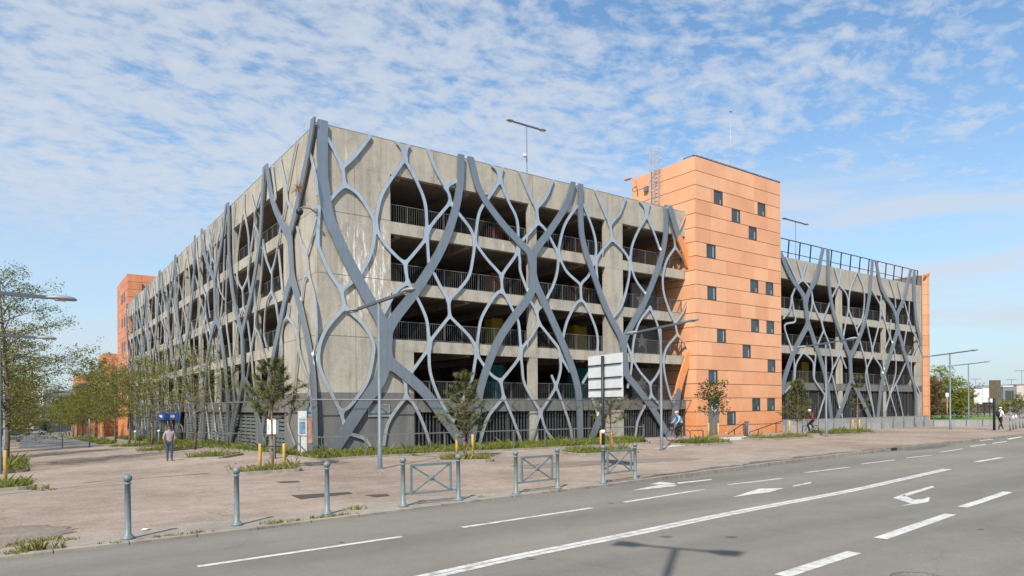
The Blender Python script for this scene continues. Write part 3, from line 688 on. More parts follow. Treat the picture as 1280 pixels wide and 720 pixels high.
# grey bays with a white star beside the tower
for i in range(1, 4):
    z0 = LV[i][1]
    MB().box((23.6, 2.6, z0), (26.1, 2.75, z0 + 2.3)).build('star_panel', M['far_grey'], CP)
    c = (24.55, 2.57, z0 + 1.15); pts = []
    for k in range(10):
        r = .62 if k % 2 == 0 else .27; a = PI / 2 + k * PI / 5; pts.append((c[0] + r * math.cos(a), c[1], c[2] + r * math.sin(a)))
    b = MB()
    for k in range(10): b.prism([c, pts[k], pts[(k + 1) % 10]], (0, .025, 0))
    b.build('star', M['offwhite'], CP)
# railings
def railing(p0, p1, z0, off, bars=True, mat='fence_grey', h=.98):
    (x0, y0), (x1, y1) = p0, p1; L = math.hypot(x1 - x0, y1 - y0); ux, uy = (x1 - x0) / L, (y1 - y0) / L
    b = MB(); b.bar((x0, y0, z0 + h), (x1, y1, z0 + h), .05, .04); b.bar((x0, y0, z0 + .09), (x1, y1, z0 + .09), .04)
    n = int(L / 1.22) + 1
    b.mi = 0
    for i in range(n + 1):
        t = L * i / n; b.bar((x0 + ux * t, y0 + uy * t, z0), (x0 + ux * t, y0 + uy * t, z0 + h), .045)
    if bars:
        n = int(L / .128)
        for i in range(n):
            t = L * (i + .5) / n; x, y = x0 + ux * t, y0 + uy * t
            k = len(b.v); w = .011
            b.v += [(x - ux * w, y - uy * w, z0 + .09), (x + ux * w, y + uy * w, z0 + .09), (x + ux * w, y + uy * w, z0 + h), (x - ux * w, y - uy * w, z0 + h)]
            b._f((k, k + 1, k + 2, k + 3))
    b.build('railing', M['railing'], CP)
for i, (z0, z1) in enumerate(LV):
    xa = 5.1 if i == 3 else 3.84
    for a, c in ((xa, 12.5), (13.18, 18.54), (20.18, X_T - .05)): railing((a, .34), (c, .34), z1 - .01, 0)
    ys = [5.05] + [v for y in ycols for v in (y - .22, y + .22)] + [Y_E - .3]
    for a, c in zip(ys[::2], ys[1::2]):
        railing((.36, a), (.36, c), z1 - .01, 0, bars=a < 30)
for i, (z0, z1) in enumerate(RV):
    for a, c in ((37.6, 46.2), (46.97, 54.15), (54.75, 60.85)): railing((a, .34), (c, .34), z1 - .01, 0)
# slatted ground storey
def grille(x0, x1, z0, z1, step=.21):
    b = MB(); n = int((x1 - x0) / step)
    for i in range(n):
        x = x0 + (x1 - x0) * (i + .5) / n; b.box((x - .03, .12, z0), (x + .03, .17, z1))
    k = int((x1 - x0) / 1.6) + 1
    for i in range(k + 1):
        x = x0 + .03 + (x1 - x0 - .06) * i / k; b.box((x - .035, .06, z0), (x + .035, .118, z1))
    b.build('ground_grille', M['grille'], CP)
for a, c in ((5.08, 12.53), (13.15, 18.56), (20.16, X_T - .05)): grille(a, c, -.1, 1.84)
for a, c in ((37.1, 46.23), (46.94, 54.18), (54.72, 60.88)): grille(a, c, .92, 3.29, .3)
MB().box((5.1, 1.2, -.3), (X_T, 1.3, 1.8)).box((37, 1.2, -.3), (X_E - .4, 1.3, 3.2)).build('shade_backing', M['black'], CP)  # flat black stands in for the shade inside the ground storey
MB().box((36.4, -.45, -.1), (X_E + .35, -.26, .93)).build('plinth', M['wall_block'], CP)
# left side ground storey: dark slatted screens, with an entrance gap under the blue signs
ye0, ye1 = on_x(222, 540, 0)[1], on_x(197, 540, 0)[1]
ys = [5.05] + [v for y in ycols for v in (y - .3, y + .3)] + [Y_E - .3]
for a, c in zip(ys[::2], ys[1::2]):
    if a < ye0 < c or a < ye1 < c or (ye0 < a and c < ye1): continue
    b = MB()
    for k in range(16): b.box((.10, a, -1.7 + k * .22), (.16, c, -1.7 + k * .22 + .15))
    for k in range(5): yy = a + (c - a) * k / 4; b.box((.05, yy - .03, -1.7), (.099, yy + .03, 1.84))
    b.build('ground_screen', M['fence_grey'], CP)
MB().box((.5, 5.2, -1.8), (.6, ye0 - 1, 1.8)).box((.5, ye1 + 1, -1.8), (.6, Y_E - .4, 1.8)).build('shade_backing', M['black'], CP)  # black sheets again painting the dark interior behind the side slats
for y in ycols: MB().box((.02, y - .28, -1.8), (.26, y + .28, 1.847)).build('base_pier', M['dark_concrete'], CP)
# rail along the front of the lattice at first-floor level
b = MB(); b.tube([(-.5, 67, 2.45), (-.5, -.45, 2.5), (X_T, -.45, 2.46)], .035, 6)
for i in range(13): b.bar((1.0 + i * 2.05, -.45, 2.48), (1.0 + i * 2.05, 0, 2.15), .035)
for i in range(20): b.bar((-.5, 1.5 + i * 3.3, 2.48), (0, 1.5 + i * 3.3, 2.15), .035)
b.build('tie_rail', M['fence_grey'], CP)
# rooftop railing of the right block
b = MB(); x0, x1 = 37.3, 61.3; n = 15
for i in range(n + 1):
    x = x0 + (x1 - x0) * i / n; b.bar((x, .15, 13.9), (x, .02, 15.35), .075)
b.bar((x0, .0, 15.35), (x1, .0, 15.35), .06); b.bar((x0, .11, 14.35), (x1, .11, 14.35), .045)
b.build('roof_railing', M['dark_metal'], CP)
# ---- lattice on the front
def mat_xz(st):
    o = []
    for p, w in st:
        q = fr(p); o.append((q, [w[0] + (w[1] - w[0]) * i / max(1, len(q) - 1) for i in range(len(q))]))
    return o
ZTOP = 15.66; mods_thin = {}
brk = []
for i, t in enumerate(TREES):
    st = mat_xz(t)
    for q, w in st: brk += [v for v in q[2:-2:7] if v[1] < 15]
    plate(st, .05, .04, -.19 - .003 * i, -.105, zmin=-.12, zmax=ZTOP, wid=.86).build('lattice_tree', M['steel_dark'], CP)
for s in THIN:
    p = fr(s); mx = sum(q[0] for q in p) / len(p); k = 0 if mx < XT2 else 1 if mx < XT3 else 2 if mx < XT4 else 3
    mods_thin.setdefault(k, []).append((p, .081))
for k, st in mods_thin.items():
    plate(st, .045, .05, -.125 - .004 * (k % 2), -.06, zmin=-.12, zmax=15.53, xmax=26.9 if k == 3 else None).build('lattice_web', M['steel_light'], CP)
b = MB()
for x, z_ in brk: b.bar((x, -.12, z_), (x, .02, z_), .08)
b.build('bracket', M['galv'], CP)
# orange painted limbs against the tower
def lim(pts, w): return [(catmull([(on_y(a, c, -.3)[0], on_y(a, c, -.3)[2]) for a, c in pts]), w)]
plate(lim([(838.5, 261), (845, 284), (851, 300)], .24), .05, .05, -.30, -.17, zmax=15.72).build('lattice_limb', M['steel_dark'], CP)
o = plate(lim([(850.5, 298.5), (857, 315), (862, 332)], .26), .05, .05, -.303, -.17).build('lattice_limb', M['orange_steel'], CP); o['label'] = 'orange painted lattice limb'
o = plate(lim([(862, 444), (857, 459), (851, 478), (848, 492)], .28), .05, .05, -.30, -.17).build('lattice_limb', M['orange_steel'], CP); o['label'] = 'orange painted lattice limb'
plate(lim([(848.3, 490), (844.5, 520), (841, 552)], .27), .05, .05, -.303, -.17, zmin=-.1).build('lattice_limb', M['steel_dark'], CP)
# ---- lattice on the right block
for i, t in enumerate(RTREES):
    plate(mat_xz(t), .06, .04, -.19 - .003 * i, -.105, zmin=.5, zmax=15.3, xmin=36.4, wid=.86).build('lattice_tree', M['steel_dark'], CP)
st = [(fr(p), .072) for p in RTHIN]
for k, (xa, xb) in enumerate(((36, 44.5), (44.5, 52.2), (52.2, 63))):
    q = [s for s in st if xa <= sum(v[0] for v in s[0]) / len(s[0]) < xb]
    plate(q, .05, .05, -.125 - .004 * (k % 2), -.06, zmin=.8, zmax=13.9, xmin=36.4).build('lattice_web', M['steel_light'], CP)
# ---- lattice on the left side: the same two cut patterns turned round the corner
period = 16.75; sc_y = period / (XT3 - .4)
src = []
for i in (1, 0): src.append((plate(mat_xz(TREES[i]), .05, .04, -.22, -.14, zmin=-1.6, zmax=ZTOP, wid=.68).mesh('lattice_tree_side', M['steel_dark']), 'lattice_tree'))
src.append((plate([(p, .040) for p, w in mods_thin[1]], .045, .04, -.16, -.09, zmin=-1.6, zmax=15.46).mesh('lattice_web_side', M['steel_light']), 'lattice_web'))
src.append((plate([(p, .040) for p, w in mods_thin[0]], .045, .04, -.163, -.092, zmin=-1.6, zmax=15.46).mesh('lattice_web_side', M['steel_light']), 'lattice_web'))
for k in range(4):
    for q, (me, nm) in enumerate(src):
        if (k == 0) or (k == 1 and q == 0): continue
        c = link(nm, me, CP); c.rotation_euler = (0, 0, -PI / 2); c.scale = (sc_y, 1, 1); c.location = (-.004 * k, .8 + XT3 * sc_y + period * k, 0)
# nearest bays of the side, measured limb by limb (local x runs towards the viewer, i.e. minus Y)
def fl(pts): return catmull([(-on_x(a, b, LY)[1], on_x(a, b, LY)[2]) for a, b in pts])
LT = [
 [([(393,148),(392,156),(387.8,184),(377.8,233),(369,273),(363.5,292),(363.5,300)],[.26,.30]), ([(334,203),(335.5,215.5),(342,251),(353,278),(361,292),(363.5,300)],[.22,.28]), ([(363.5,296),(366.3,350)],[.31,.31]),
  ([(366.3,346),(359,369),(346.7,426.7),(342,452),(337.5,478),(327,556)],[.30,.27]), ([(366.3,346),(377.7,389),(389,442),(393.5,480),(395.5,556)],[.30,.28])],
 [([(332,203),(331,220),(329,251),(326,300),(317.8,355),(308,398),(303.5,418)],[.22,.27]), ([(285.8,249),(286.7,273),(287.8,329),(293,373),(299,400),(303.5,418)],[.22,.27]), ([(303.5,414),(305,478)],[.28,.28]), ([(305,474),(301,494),(293,530),(289,552)],[.28,.25]), ([(305,474),(312,485),(321,515),(330,552)],[.28,.26])],
 [([(285,249),(282,273),(279,297.8),(271.5,338),(269.3,352)],[.22,.27]), ([(252.6,281),(254.4,306.7),(260,329),(267.5,346),(269.3,352)],[.22,.27]), ([(269.3,350),(270.3,402)],[.28,.28]), ([(270.3,398),(262.5,432.5),(258.7,465),(254,545)],[.28,.25]), ([(270.3,398),(276,412),(282.5,462.5),(285.5,505),(286,550)],[.28,.26])],
]
for i, t in enumerate(LT):
    st = []
    for p, w in t:
        q = fl(p); st.append((q, [w[0] + (w[1] - w[0]) * k / max(1, len(q) - 1) for k in range(len(q))]))
    c = plate(st, .05, .04, -.22 - .003 * i, -.14, zmin=-1.0, zmax=ZTOP, wid=.9).build('lattice_tree', M['steel_dark'], CP); c.rotation_euler = (0, 0, -PI / 2)
LTHIN = [
 [(372,170),(369,182),(359,233),(358,249)], [(348,188),(350,200),(356.7,233),(358,249)], [(358,249),(354.5,267),(350,287),(348,300),(344.5,322),(340,338)], [(358,249),(366.7,268)], [(338,198),(340,209),(344.5,249)], [(387,188),(389,198),(395,224),(396,244)],
 [(371,284),(375.5,302),(383,318)], [(395.5,273),(391,291),(383,318)], [(383,318),(385.5,343)], [(385.5,343),(394,378),(395,424),(392,442),(386.5,472)], [(385.5,343),(380,349),(376.7,376)],
 [(361,380),(359,395.5)], [(359,395.5),(353,407),(350,433),(348,460),(340,500)], [(359,395.5),(366.7,407),(372,424.5),(372,440),(366.7,493),(360,522),(360,533),(364.4,546),(368,556)], [(373,389),(372,415),(374,440),(383,469),(386.5,472)], [(386.5,472),(385.5,493),(382,516),(376,545),(374,555)], [(386.5,490),(391,520),(392,553)],
 [(329,300),(326.7,344),(319,400),(318.5,409)], [(329,305),(332,322),(339,341)], [(340,338),(339.5,364)], [(339.5,364),(333,378),(330,415),(333,433)], [(339.5,364),(344.5,380),(348,402)], [(348,313),(353,367)],
 [(313,242),(318,264),(318,280)], [(325.5,240),(319,264)], [(318,280),(315.5,298),(311,329),(310,344),(313,371)], [(318,280),(323,293),(326,310)], [(318,355),(318.5,409)], [(318.5,409),(314.4,433),(309,470),(305,505)], [(318.5,409),(324.4,420),(329,440),(336.7,469),(338,500),(333,545)],
 [(304.4,240),(304.4,264)], [(304.4,264),(299,295.5),(295.5,329),(297,350),(303,362)], [(304.4,264),(310,291),(311,318),(310,344),(303,362)], [(303,362),(304,384)], [(304,384),(299,397),(294,430),(290,470),(292,505),(287,545)], [(304,384),(309,400),(313,430)],
 [(293,250),(291,278),(292,310)], [(275.5,268),(275.5,287),(271,307),(269,340)], [(267.8,276),(261,311),(258,335)], [(257.8,283),(262,313),(264,335)], [(281,300),(278,373),(274,410)], [(284.4,320),(282,391),(286,430),(290,470)], [(245,300),(247,330),(252,355),(257,372)], [(262,360),(257,372),(257,395)], [(257,395),(252,420),(250,470),(253,505),(248,545)], [(257,395),(263,420),(266,450)], [(274,410),(270,450),(276,480),(273,545)], [(313,430),(316,470),(320,500)], [(348,402),(352,440),(346,480)],
]
st = [(fl(p), .066) for p in LTHIN]
c = plate(st, .045, .045, -.155, -.085, zmin=-1.0, zmax=15.44).build('lattice_web', M['steel_light'], CP); c.rotation_euler = (0, 0, -PI / 2)
# ------------------------------------------------------------------ orange stair towers
def tower(name, label, x0, x1, y0, y1, ztop, zbot, windows=(), row=.975, jx=1.6, faces='FLRB', door=None, mat='orange'):
    t = thing(name, label, 'tower')
    MB().box((x0 + .06, y0 + .06, zbot), (x1 - .06, y1 - .06, ztop - .05)).build('core', M['frame'], t)
    cl = MB(); g = .02
    rows = int((ztop - zbot) / row) + 1
    for r in range(rows):
        z1 = ztop - r * row - g; z0 = max(zbot, ztop - (r + 1) * row + g)
        if z1 - z0 < .05: continue
        def cut(a, b, holes):
            segs = [(a, b)]
            for (h0, h1) in holes:
                segs = [s for (p, q) in segs for s in ((p, min(q, h0)), (max(p, h1), q)) if s[1] - s[0] > .03]
            return segs
        n = max(1, round((x1 - x0) / jx)); cuts = [x0 + (x1 - x0) * i / n for i in range(n + 1)]
        hol = [(w[0], w[1]) for w in windows if w[2] == r] + ([(door[0], door[1])] if door and door[2] > z0 + .3 else [])
        for a, b in zip(cuts, cuts[1:]):
            for p, q in cut(a, b, hol): cl.box((p + .013, y0, z0), (q - .013, y0 + .05, z1))
        if 'B' in faces:
            for a, b in zip(cuts, cuts[1:]): cl.box((a + .004, y1 - .05, z0), (b - .004, y1, z1))
        n = max(1, round((y1 - y0) / jx)); cu = [y0 + .052 + (y1 - y0 - .104) * i / n for i in range(n + 1)]
        for a, b in zip(cu, cu[1:]):
            cl.box((x0, a + .004, z0), (x0 + .05, b - .004, z1)); cl.box((x1 - .05, a + .004, z0), (x1, b - .004, z1))
    cl.build('cladding', M[mat], t)
    for (a, b, r) in windows:
        z1 = ztop - r * row - g; z0 = ztop - (r + 1) * row + g
        f = MB().box((a, y0 + .01, z0), (a + .05, y0 + .09, z1)).box((b - .05, y0 + .01, z0), (b, y0 + .09, z1)).box((a + .05, y0 + .011, z0), (b - .05, y0 + .09, z0 + .05)).box((a + .05, y0 + .011, z1 - .05), (b - .05, y0 + .09, z1)).box((b - .17, y0 + .03, z0 + .05), (b - .13, y0 + .07, z1 - .05)).build('window', M['frame'], t)
        MB().box((a + .05, y0 + .045, z0 + .05), (b - .05, y0 + .055, z1 - .05)).build('pane', M['glass'], f)
        MB().box((b - .30, y0 + .036, z0 + .07), (b - .18, y0 + .043, z1 - .07 - .25 * ((r * 7) % 3))).build('pale_strip', M['pale_strip'], f)  # pale upright strip near the right edge of each pane
    return t
YT = -.9; ZT = 19.2
wins = []
for (px, py) in ((898, 246), (920, 269), (952, 262), (941, 292), (889, 313), (890, 366.5), (943, 357.5), (962, 361), (902, 421), (944, 408), (963, 411), (933.5, 441), (964.5, 459.5), (891.5, 474), (945.5, 509), (964, 509), (914.5, 526)):
    x, y, z = on_y(px, py, YT); r = int(round((ZT - z) / .975 - .5)); wins.append((x - .5, x + .5, r))
dx = on_y(892.5, 520, YT)[0]
TW = tower('stair_tower', 'tall pale orange panel-clad stair tower with scattered small windows', X_T, 36.3, YT, 5.0, ZT, -.1, wins, door=(dx - .6, dx + .6, 2.3))
d = MB().box((dx - .6, YT + .02, -.1), (dx + .6, YT + .07, 2.28)).build('door', M['fence_grey'], TW)
MB().box((dx + .42, YT - .03, 1.0), (dx + .47, YT + .018, 1.25)).build('handle', M['galv'], d)
ring = MB(); cx0, cz0 = on_y(893, 509, YT)[0], on_y(893, 509, YT)[2]
for k in range(20):
    a0, a1 = 2 * PI * k / 20 + .6, 2 * PI * (k + 1) / 20 + .6
    if k > 16: continue
    ring.prism([(cx0 + r * math.cos(a), YT - .012, cz0 + r * math.sin(a)) for r, a in ((.24, a0), (.30, a0), (.30, a1), (.24, a1))], (0, .012, 0))
ring.build('ring_emblem', M['white'], TW)
# serrated bird strip on the roof edge
b = MB(); random.seed(5)
b.box((X_T, YT + .02, ZT + .002), (36.3, YT + .2, ZT + .05))
for i in range(95): x = X_T + .2 + i * .105; b.bar((x, YT + .06, ZT + .03), (x + random.uniform(-.03, .03), YT - .02, ZT + .11), .028)
for i in range(10): y = YT + .1 + i * .1; b.bar((X_T + .05, y, ZT + .03), (X_T - .02, y, ZT + .12), .03)
b.build('roof_edge', M['dark_metal'], TW)
# caged ladder on the roof side
xl = X_T - .45; yl = on_x(818, 230, xl)[1]; zb, zt = 14.4, on_x(818, 186, xl)[2]
b = MB()
for s in (-.22, .22): b.bar((xl + .25, yl + s, zb), (xl + .25, yl + s, zt), .035)
k = 0
while zb + .28 * k < zt: b.bar((xl + .25, yl - .22, zb + .28 * k), (xl + .25, yl + .22, zb + .28 * k), .03); k += 1
for q in range(7):
    z = zb + 1.6 + q * (zt - zb - 1.65) / 6; P = [(xl + .25 - .62 * math.sin(a), yl - .36 * math.cos(a), z) for a in [PI * i / 8 for i in range(9)]]
    for i in range(8): b.bar(P[i], P[i + 1], .035, .015)
for i in (1, 3, 4, 5, 7):
    a = PI * i / 8; b.bar((xl + .25 - .62 * math.sin(a), yl - .36 * math.cos(a), zb + 1.6), (xl + .25 - .62 * math.sin(a), yl - .36 * math.cos(a), zt), .035)
for s in (-.22, .22): b.bar((xl + .25, yl + s, ZT - .1), (X_T + .3, yl + s, ZT + .02), .04)
b.build('caged_ladder', M['pale_mast'], TW)
# wall lamp and box on the side wall
wy = on_x(797, 224, X_T)[1]; wz = on_x(797, 240, X_T)[2]
b = MB(); b.tube([(X_T, wy, wz - .3), (X_T - .25, wy - .1, wz + .75), (X_T - .4, wy + .1, wz + .95)], .04, 6); b.ell((X_T - .55, wy + .45, wz + .97), (.16, .4, .07)); b.build('wall_lamp', M['orange_steel'], TW)
by = on_x(808, 235, X_T)[1]; MB().box((X_T - .2, by - .25, on_x(808, 240, X_T)[2]), (X_T - .003, by + .1, on_x(808, 234, X_T)[2])).build('junction_box', M['fence_grey'], TW)
ay = 1.2; ax_ = on_y(913.5, 200, ay); at_ = on_y(913.5, 137, ay)
b = MB(); b.tube([(ax_[0], ay, ZT - .1), (ax_[0], ay, at_[2])], [.016, .010], 6); b.ell((ax_[0], ay, at_[2] - .12), (.12, .12, .05)); b.bar((ax_[0] - .16, ay, at_[2] - .2), (ax_[0] + .16, ay, at_[2] - .2), .035); b.build('antenna_mast', M['pale_mast'], TW)
# the tower at the far end of the left side
w2 = []
T2 = tower('stair_tower', 'distant tall orange stair tower closing the far end of the left side', -.1, 8.0, 67.5, 78.9, 19.4, -2.2, w2, mat='orange_shaded')
b = MB()
for i, z in enumerate((16.2, 13.0, 9.8, 6.6, 3.4)):
    for y in (70.2, 72.6):
        b.box((-.13, y, z), (-.102, y + 1.2, z + 1.25))
b.build('window_panel', M['frame'], T2)
MB().bar((1.6, 67.4, 13), (1.6, 67.4, 18.2), .18).build('downpipe', M['frame'], T2)
T3 = tower('stair_tower', 'low orange tower standing behind the distant tall orange one', -.6, 9, 93, 101.5, 11.0, -2.8, mat='orange_shaded')
b = MB(); b.box((.5, 92.9, 1.5), (1.6, 92.985, 8.2)); b.build('window_strip', M['glass'], T3)
b = MB()
for z in (8.5, 5.5, 2.5): b.box((-.63, 95, z), (-.602, 99, z + 1.2))
b.build('window_panel', M['frame'], T3)
MB().box((2.4, 92.75, .7), (3.1, 92.985, 1.3)).build('notice', M['offwhite'], T3)
T4 = tower('stair_tower', 'farthest and smallest orange block at the end of the avenue', -1.4, 9, 138, 152, 9.6, -3.5, mat='orange_shaded')
b = MB()
for z in (6.0, 3.2, .4): b.box((-1.43, 140, z), (-1.402, 150, z + 1.4))
b.box((-1.2, 137.9, 5.8), (4, 137.98, 7.6)); b.build('window_panel', M['frame'], T4)
# narrow orange end tower
e = thing('stair_tower', 'narrow orange end tower at the right end of the car park', 'tower')
cl = MB()
for r in range(15):
    z1 = 15.1 - r * 1.02; cl.box((X_E + .4, -.35, max(-.1, z1 - 1.0)), (X_E + .95, 3.0, z1))
cl.build('cladding', M['orange'], e); MB().box((X_E + .02, .1, -.1), (X_E + .45, 2.9, 15.0)).build('core', M['dark_concrete'], e)
MB().bar((X_E + .1, -.3, 14.9), (X_E + .95, -.3, 15.2), .2).build('cap', M['orange_steel'], e)

# ------------------------------------------------------------------ things fixed to or standing on the car park
def lamp(label, p, h, arm, L=1.35, group=None, name='street_lamp', collar=True, cat='street lamp', dz=.12, head=.72, aw=.12):
    t = thing(name, label, cat, p, 0, group); ax, ay = arm; m = MB()
    prof = [(.085, 0), (.085, .02), (.08, 1.0), (.065, 1.02), (.055, h)] if collar else [(.05, 0), (.035, h)]
    m.lathe(prof, (0, 0, 0), 10); m.build('pole', M['lamp_paint'], t)
    if collar: MB().box((-.09, -.09, 0), (.09, .09, .06)).build('base_plate', M['lamp_paint'], t)
    a = MB(); a.bar((-ax * L, -ay * L, h - dz), (ax * L, ay * L, h + dz), aw, aw * .75); a.build('arm', M['lamp_arm'], t)
    for s in (-1, 1):
        hd = MB(); c0 = (s * ax * (L - .05), s * ay * (L - .05), h + s * dz)
        k = len(hd.v); n = 8; rings = []
        hd.smooth = True
        P = [(0, .06, .05), (.10, .10, .075), (.25, .17, .105), (.5, .2, .105), (head - .06, .13, .07), (head, .02, .02)]
        for (u, w, q) in P:
            kk = len(hd.v); rings.append(kk)
            for i in range(n):
                an = 2 * PI * i / n; o1 = math.cos(an) * w; o2 = math.sin(an) * q; o2 = max(o2, -.03)
                hd.v.append((c0[0] + s * ax * u - ay * o1, c0[1] + s * ay * u + ax * o1, c0[2] + s * dz * u / L + o2))
        for i in range(len(P) - 1):
            for q in range(n): hd._f((rings[i] + q, rings[i] + (q + 1) % n, rings[i + 1] + (q + 1) % n, rings[i + 1] + q))
        ho = hd.build('lamp_head', M['lamp_head'], t, recalc=True)
        g = MB(); u0 = .3 * head; g.box((c0[0] + s * ax * (u0 + .12) - .13, c0[1] + s * ay * (u0 + .12) - .13, c0[2] + s * dz * .25 - .055), (c0[0] + s * ax * (u0 + .12) + .13, c0[1] + s * ay * (u0 + .12) + .13, c0[2] + s * dz * .25 - .03)).build('glass', M['lamp_glass'], ho)
    return t
ry = 9.0
p = on_y(658.5, 200, ry); top = on_y(658.5, 157, ry)
l = lamp('thin twin-headed lamp on the roof above the front openings', (p[0], ry, 14.4), top[2] - 14.4, (1, 0), 1.15, 'lamps on the roof', 'roof_lamp', False, dz=0)
c = MB(); zc = on_y(658.5, 196, ry)[2] - 14.4; c.ell((-.25, -.1, zc), (.16, .16, .14)); c.bar((0, 0, zc + .12), (-.28, -.12, zc + .12), .05); c.build('camera_dome', M['offwhite'], l)
p = on_y(994.5, 300, 6.0); top = on_y(994.5, 277, 6.0)
lamp('thin twin-headed lamp behind the roof railing right of the big orange tower', (p[0], 6.0, 12.8), top[2] - 12.8, (1, 0), 1.5, 'lamps on the roof', 'roof_lamp', False, dz=0)
p = on_x(393, 264, -.15); q = on_x(383, 267, -.8)
s = thing('security_camera', 'grey dome camera on a bracket at the building corner', 'camera', p)
b = MB(); b.tube([(.15, 0, -.1), (-.2, 0, .1), (-.6, 0, .08), (-.7, 0, -.02)], .035, 6); b.box((.1, -.1, -.2), (.148, .1, .1)); b.build('bracket', M['fence_grey'], s)
b = MB(); b.ell((-.7, 0, -.14), (.17, .17, .17)); b.build('dome', M['dark_metal'], s)
p = on_x(372.5, 235, -.42); random.seed(4)
b = MB()
for k in range(60): b.bar((p[0] - .02, p[1], p[2]), (p[0] - .02 + random.gauss(0, .12), p[1] + random.gauss(0, .24), p[2] + random.gauss(0, .18)), .018)
tag(b.build('dry_plant', M['bark_red']), 'small rusty dry tuft caught on a steel limb near the corner', 'plant')
# information totem and posters at the corner
p = at(378.5, 569); t = thing('info_totem', 'narrow white information totem with blue panel at the corner', 'totem', p, math.radians(-30))
MB().box((-.2, -.06, 0), (.2, .06, 2.05)).build('frame', M['stone_grey'], t)
MB().box((-.13, -.072, 1.0), (.13, -.062, 1.55)).box((-.13, -.0715, 1.62), (.13, -.062, 1.66)).build('panel', simple('faded_blue_print', (.10, .19, .27), .3, 0, .5, 7), t)
MB().box((-.13, -.0725, 1.7), (.13, -.062, 1.95)).build('panel', simple('pale_print', (.42, .5, .5), .3, 0, .3, 9), t)
A = on_x(384.3, 530, -.03); B = on_x(391.6, 530, -.03)
t = thing('wall_poster', 'faded red and blue poster on the dark base left of the corner', 'poster', (-.02, (A[1] + B[1]) / 2, 0)); hw = abs(A[1] - B[1]) / 2
z = lambda py: on_x(388, py, -.03)[2]
MB().box((0, -hw, z(521)), (.02, hw, z(508))).build('upper_sheet', simple('blue_sheet', (.17, .24, .30), .5, 0, .3, 5), t)
MB().box((0, -hw, z(554)), (.02, hw, z(522))).build('lower_sheet', simple('red_sheet', (.36, .19, .15), .6, 0, .45, 3), t)
A = on_y(460, 521, -.05); B = on_y(487.5, 505.5, -.05)
t = thing('notice_board', 'pale framed glass notice board on the dark base wall', 'notice board', (A[0], -.03, A[2])); w, h = B[0] - A[0], B[2] - A[2]
MB().box((0, -.03, 0), (w, .0, .05)).box((0, -.03, h - .05), (w, 0, h)).box((0, -.031, .05), (.05, 0, h - .05)).box((w - .05, -.031, .05), (w, 0, h - .05)).build('frame', M['wall_block'], t)
MB().box((.05, -.015, .05), (w - .05, -.002, h - .05)).build('glass', simple('dull_board_glass', (.16, .19, .19), .2, 0, .25, 3), t)
# entrance signs
for (xa, xb, lab) in ((198.3, 206.3, 'blue entrance sign with white lettering above the left entry lane'), (212.2, 222.2, 'brighter blue entrance sign with white lettering above the right entry lane')):
    a = on_x(xa, 521, -.35); c = on_x(xb, 521, -.35); zt_, zb_ = on_x((xa + xb) / 2, 516.3, -.35)[2], on_x((xa + xb) / 2, 524.6, -.35)[2]
    t = thing('entrance_sign', lab, 'sign', (-.35, (a[1] + c[1]) / 2, (zt_ + zb_) / 2), 0, 'blue signs over the entrance'); L = abs(a[1] - c[1]) / 2; hh = (zt_ - zb_) / 2
    MB().box((-.08, -L, -hh), (.3, L, hh)).build('box', M['blue_sign'], t)
    b = MB(); yy = -L * .45; random.seed(9)
    for k in range(4): b.box((-.085, yy, -hh * .35), (-.081, yy + L * .19, hh * .4)); yy += L * .25
    for k in range(3): b.box((-.086, L * .55 - k * .0, -hh * .1), (-.081, L * .62, hh * .1))
    b.build('lettering', M['white'], t)
# gate hood in the entrance
t = thing('entrance_portal', 'dark entry portal under the two blue signs on the left side', 'portal', (0, 0, 0))
ym = (ye0 + ye1) / 2
for ya_, yb_ in ((ye0 - .4, ye0), (ye1, ye1 + .4), (ym - .2, ym + .2)): MB().box((-.1, ya_, -1.4), (.8, yb_, 1.6)).build('pier', M['dark_concrete'], t)
MB().box((-.1, ye0 - .4, 1.601), (.8, ye1 + .4, 1.84)).build('lintel', M['dark_concrete'], t)
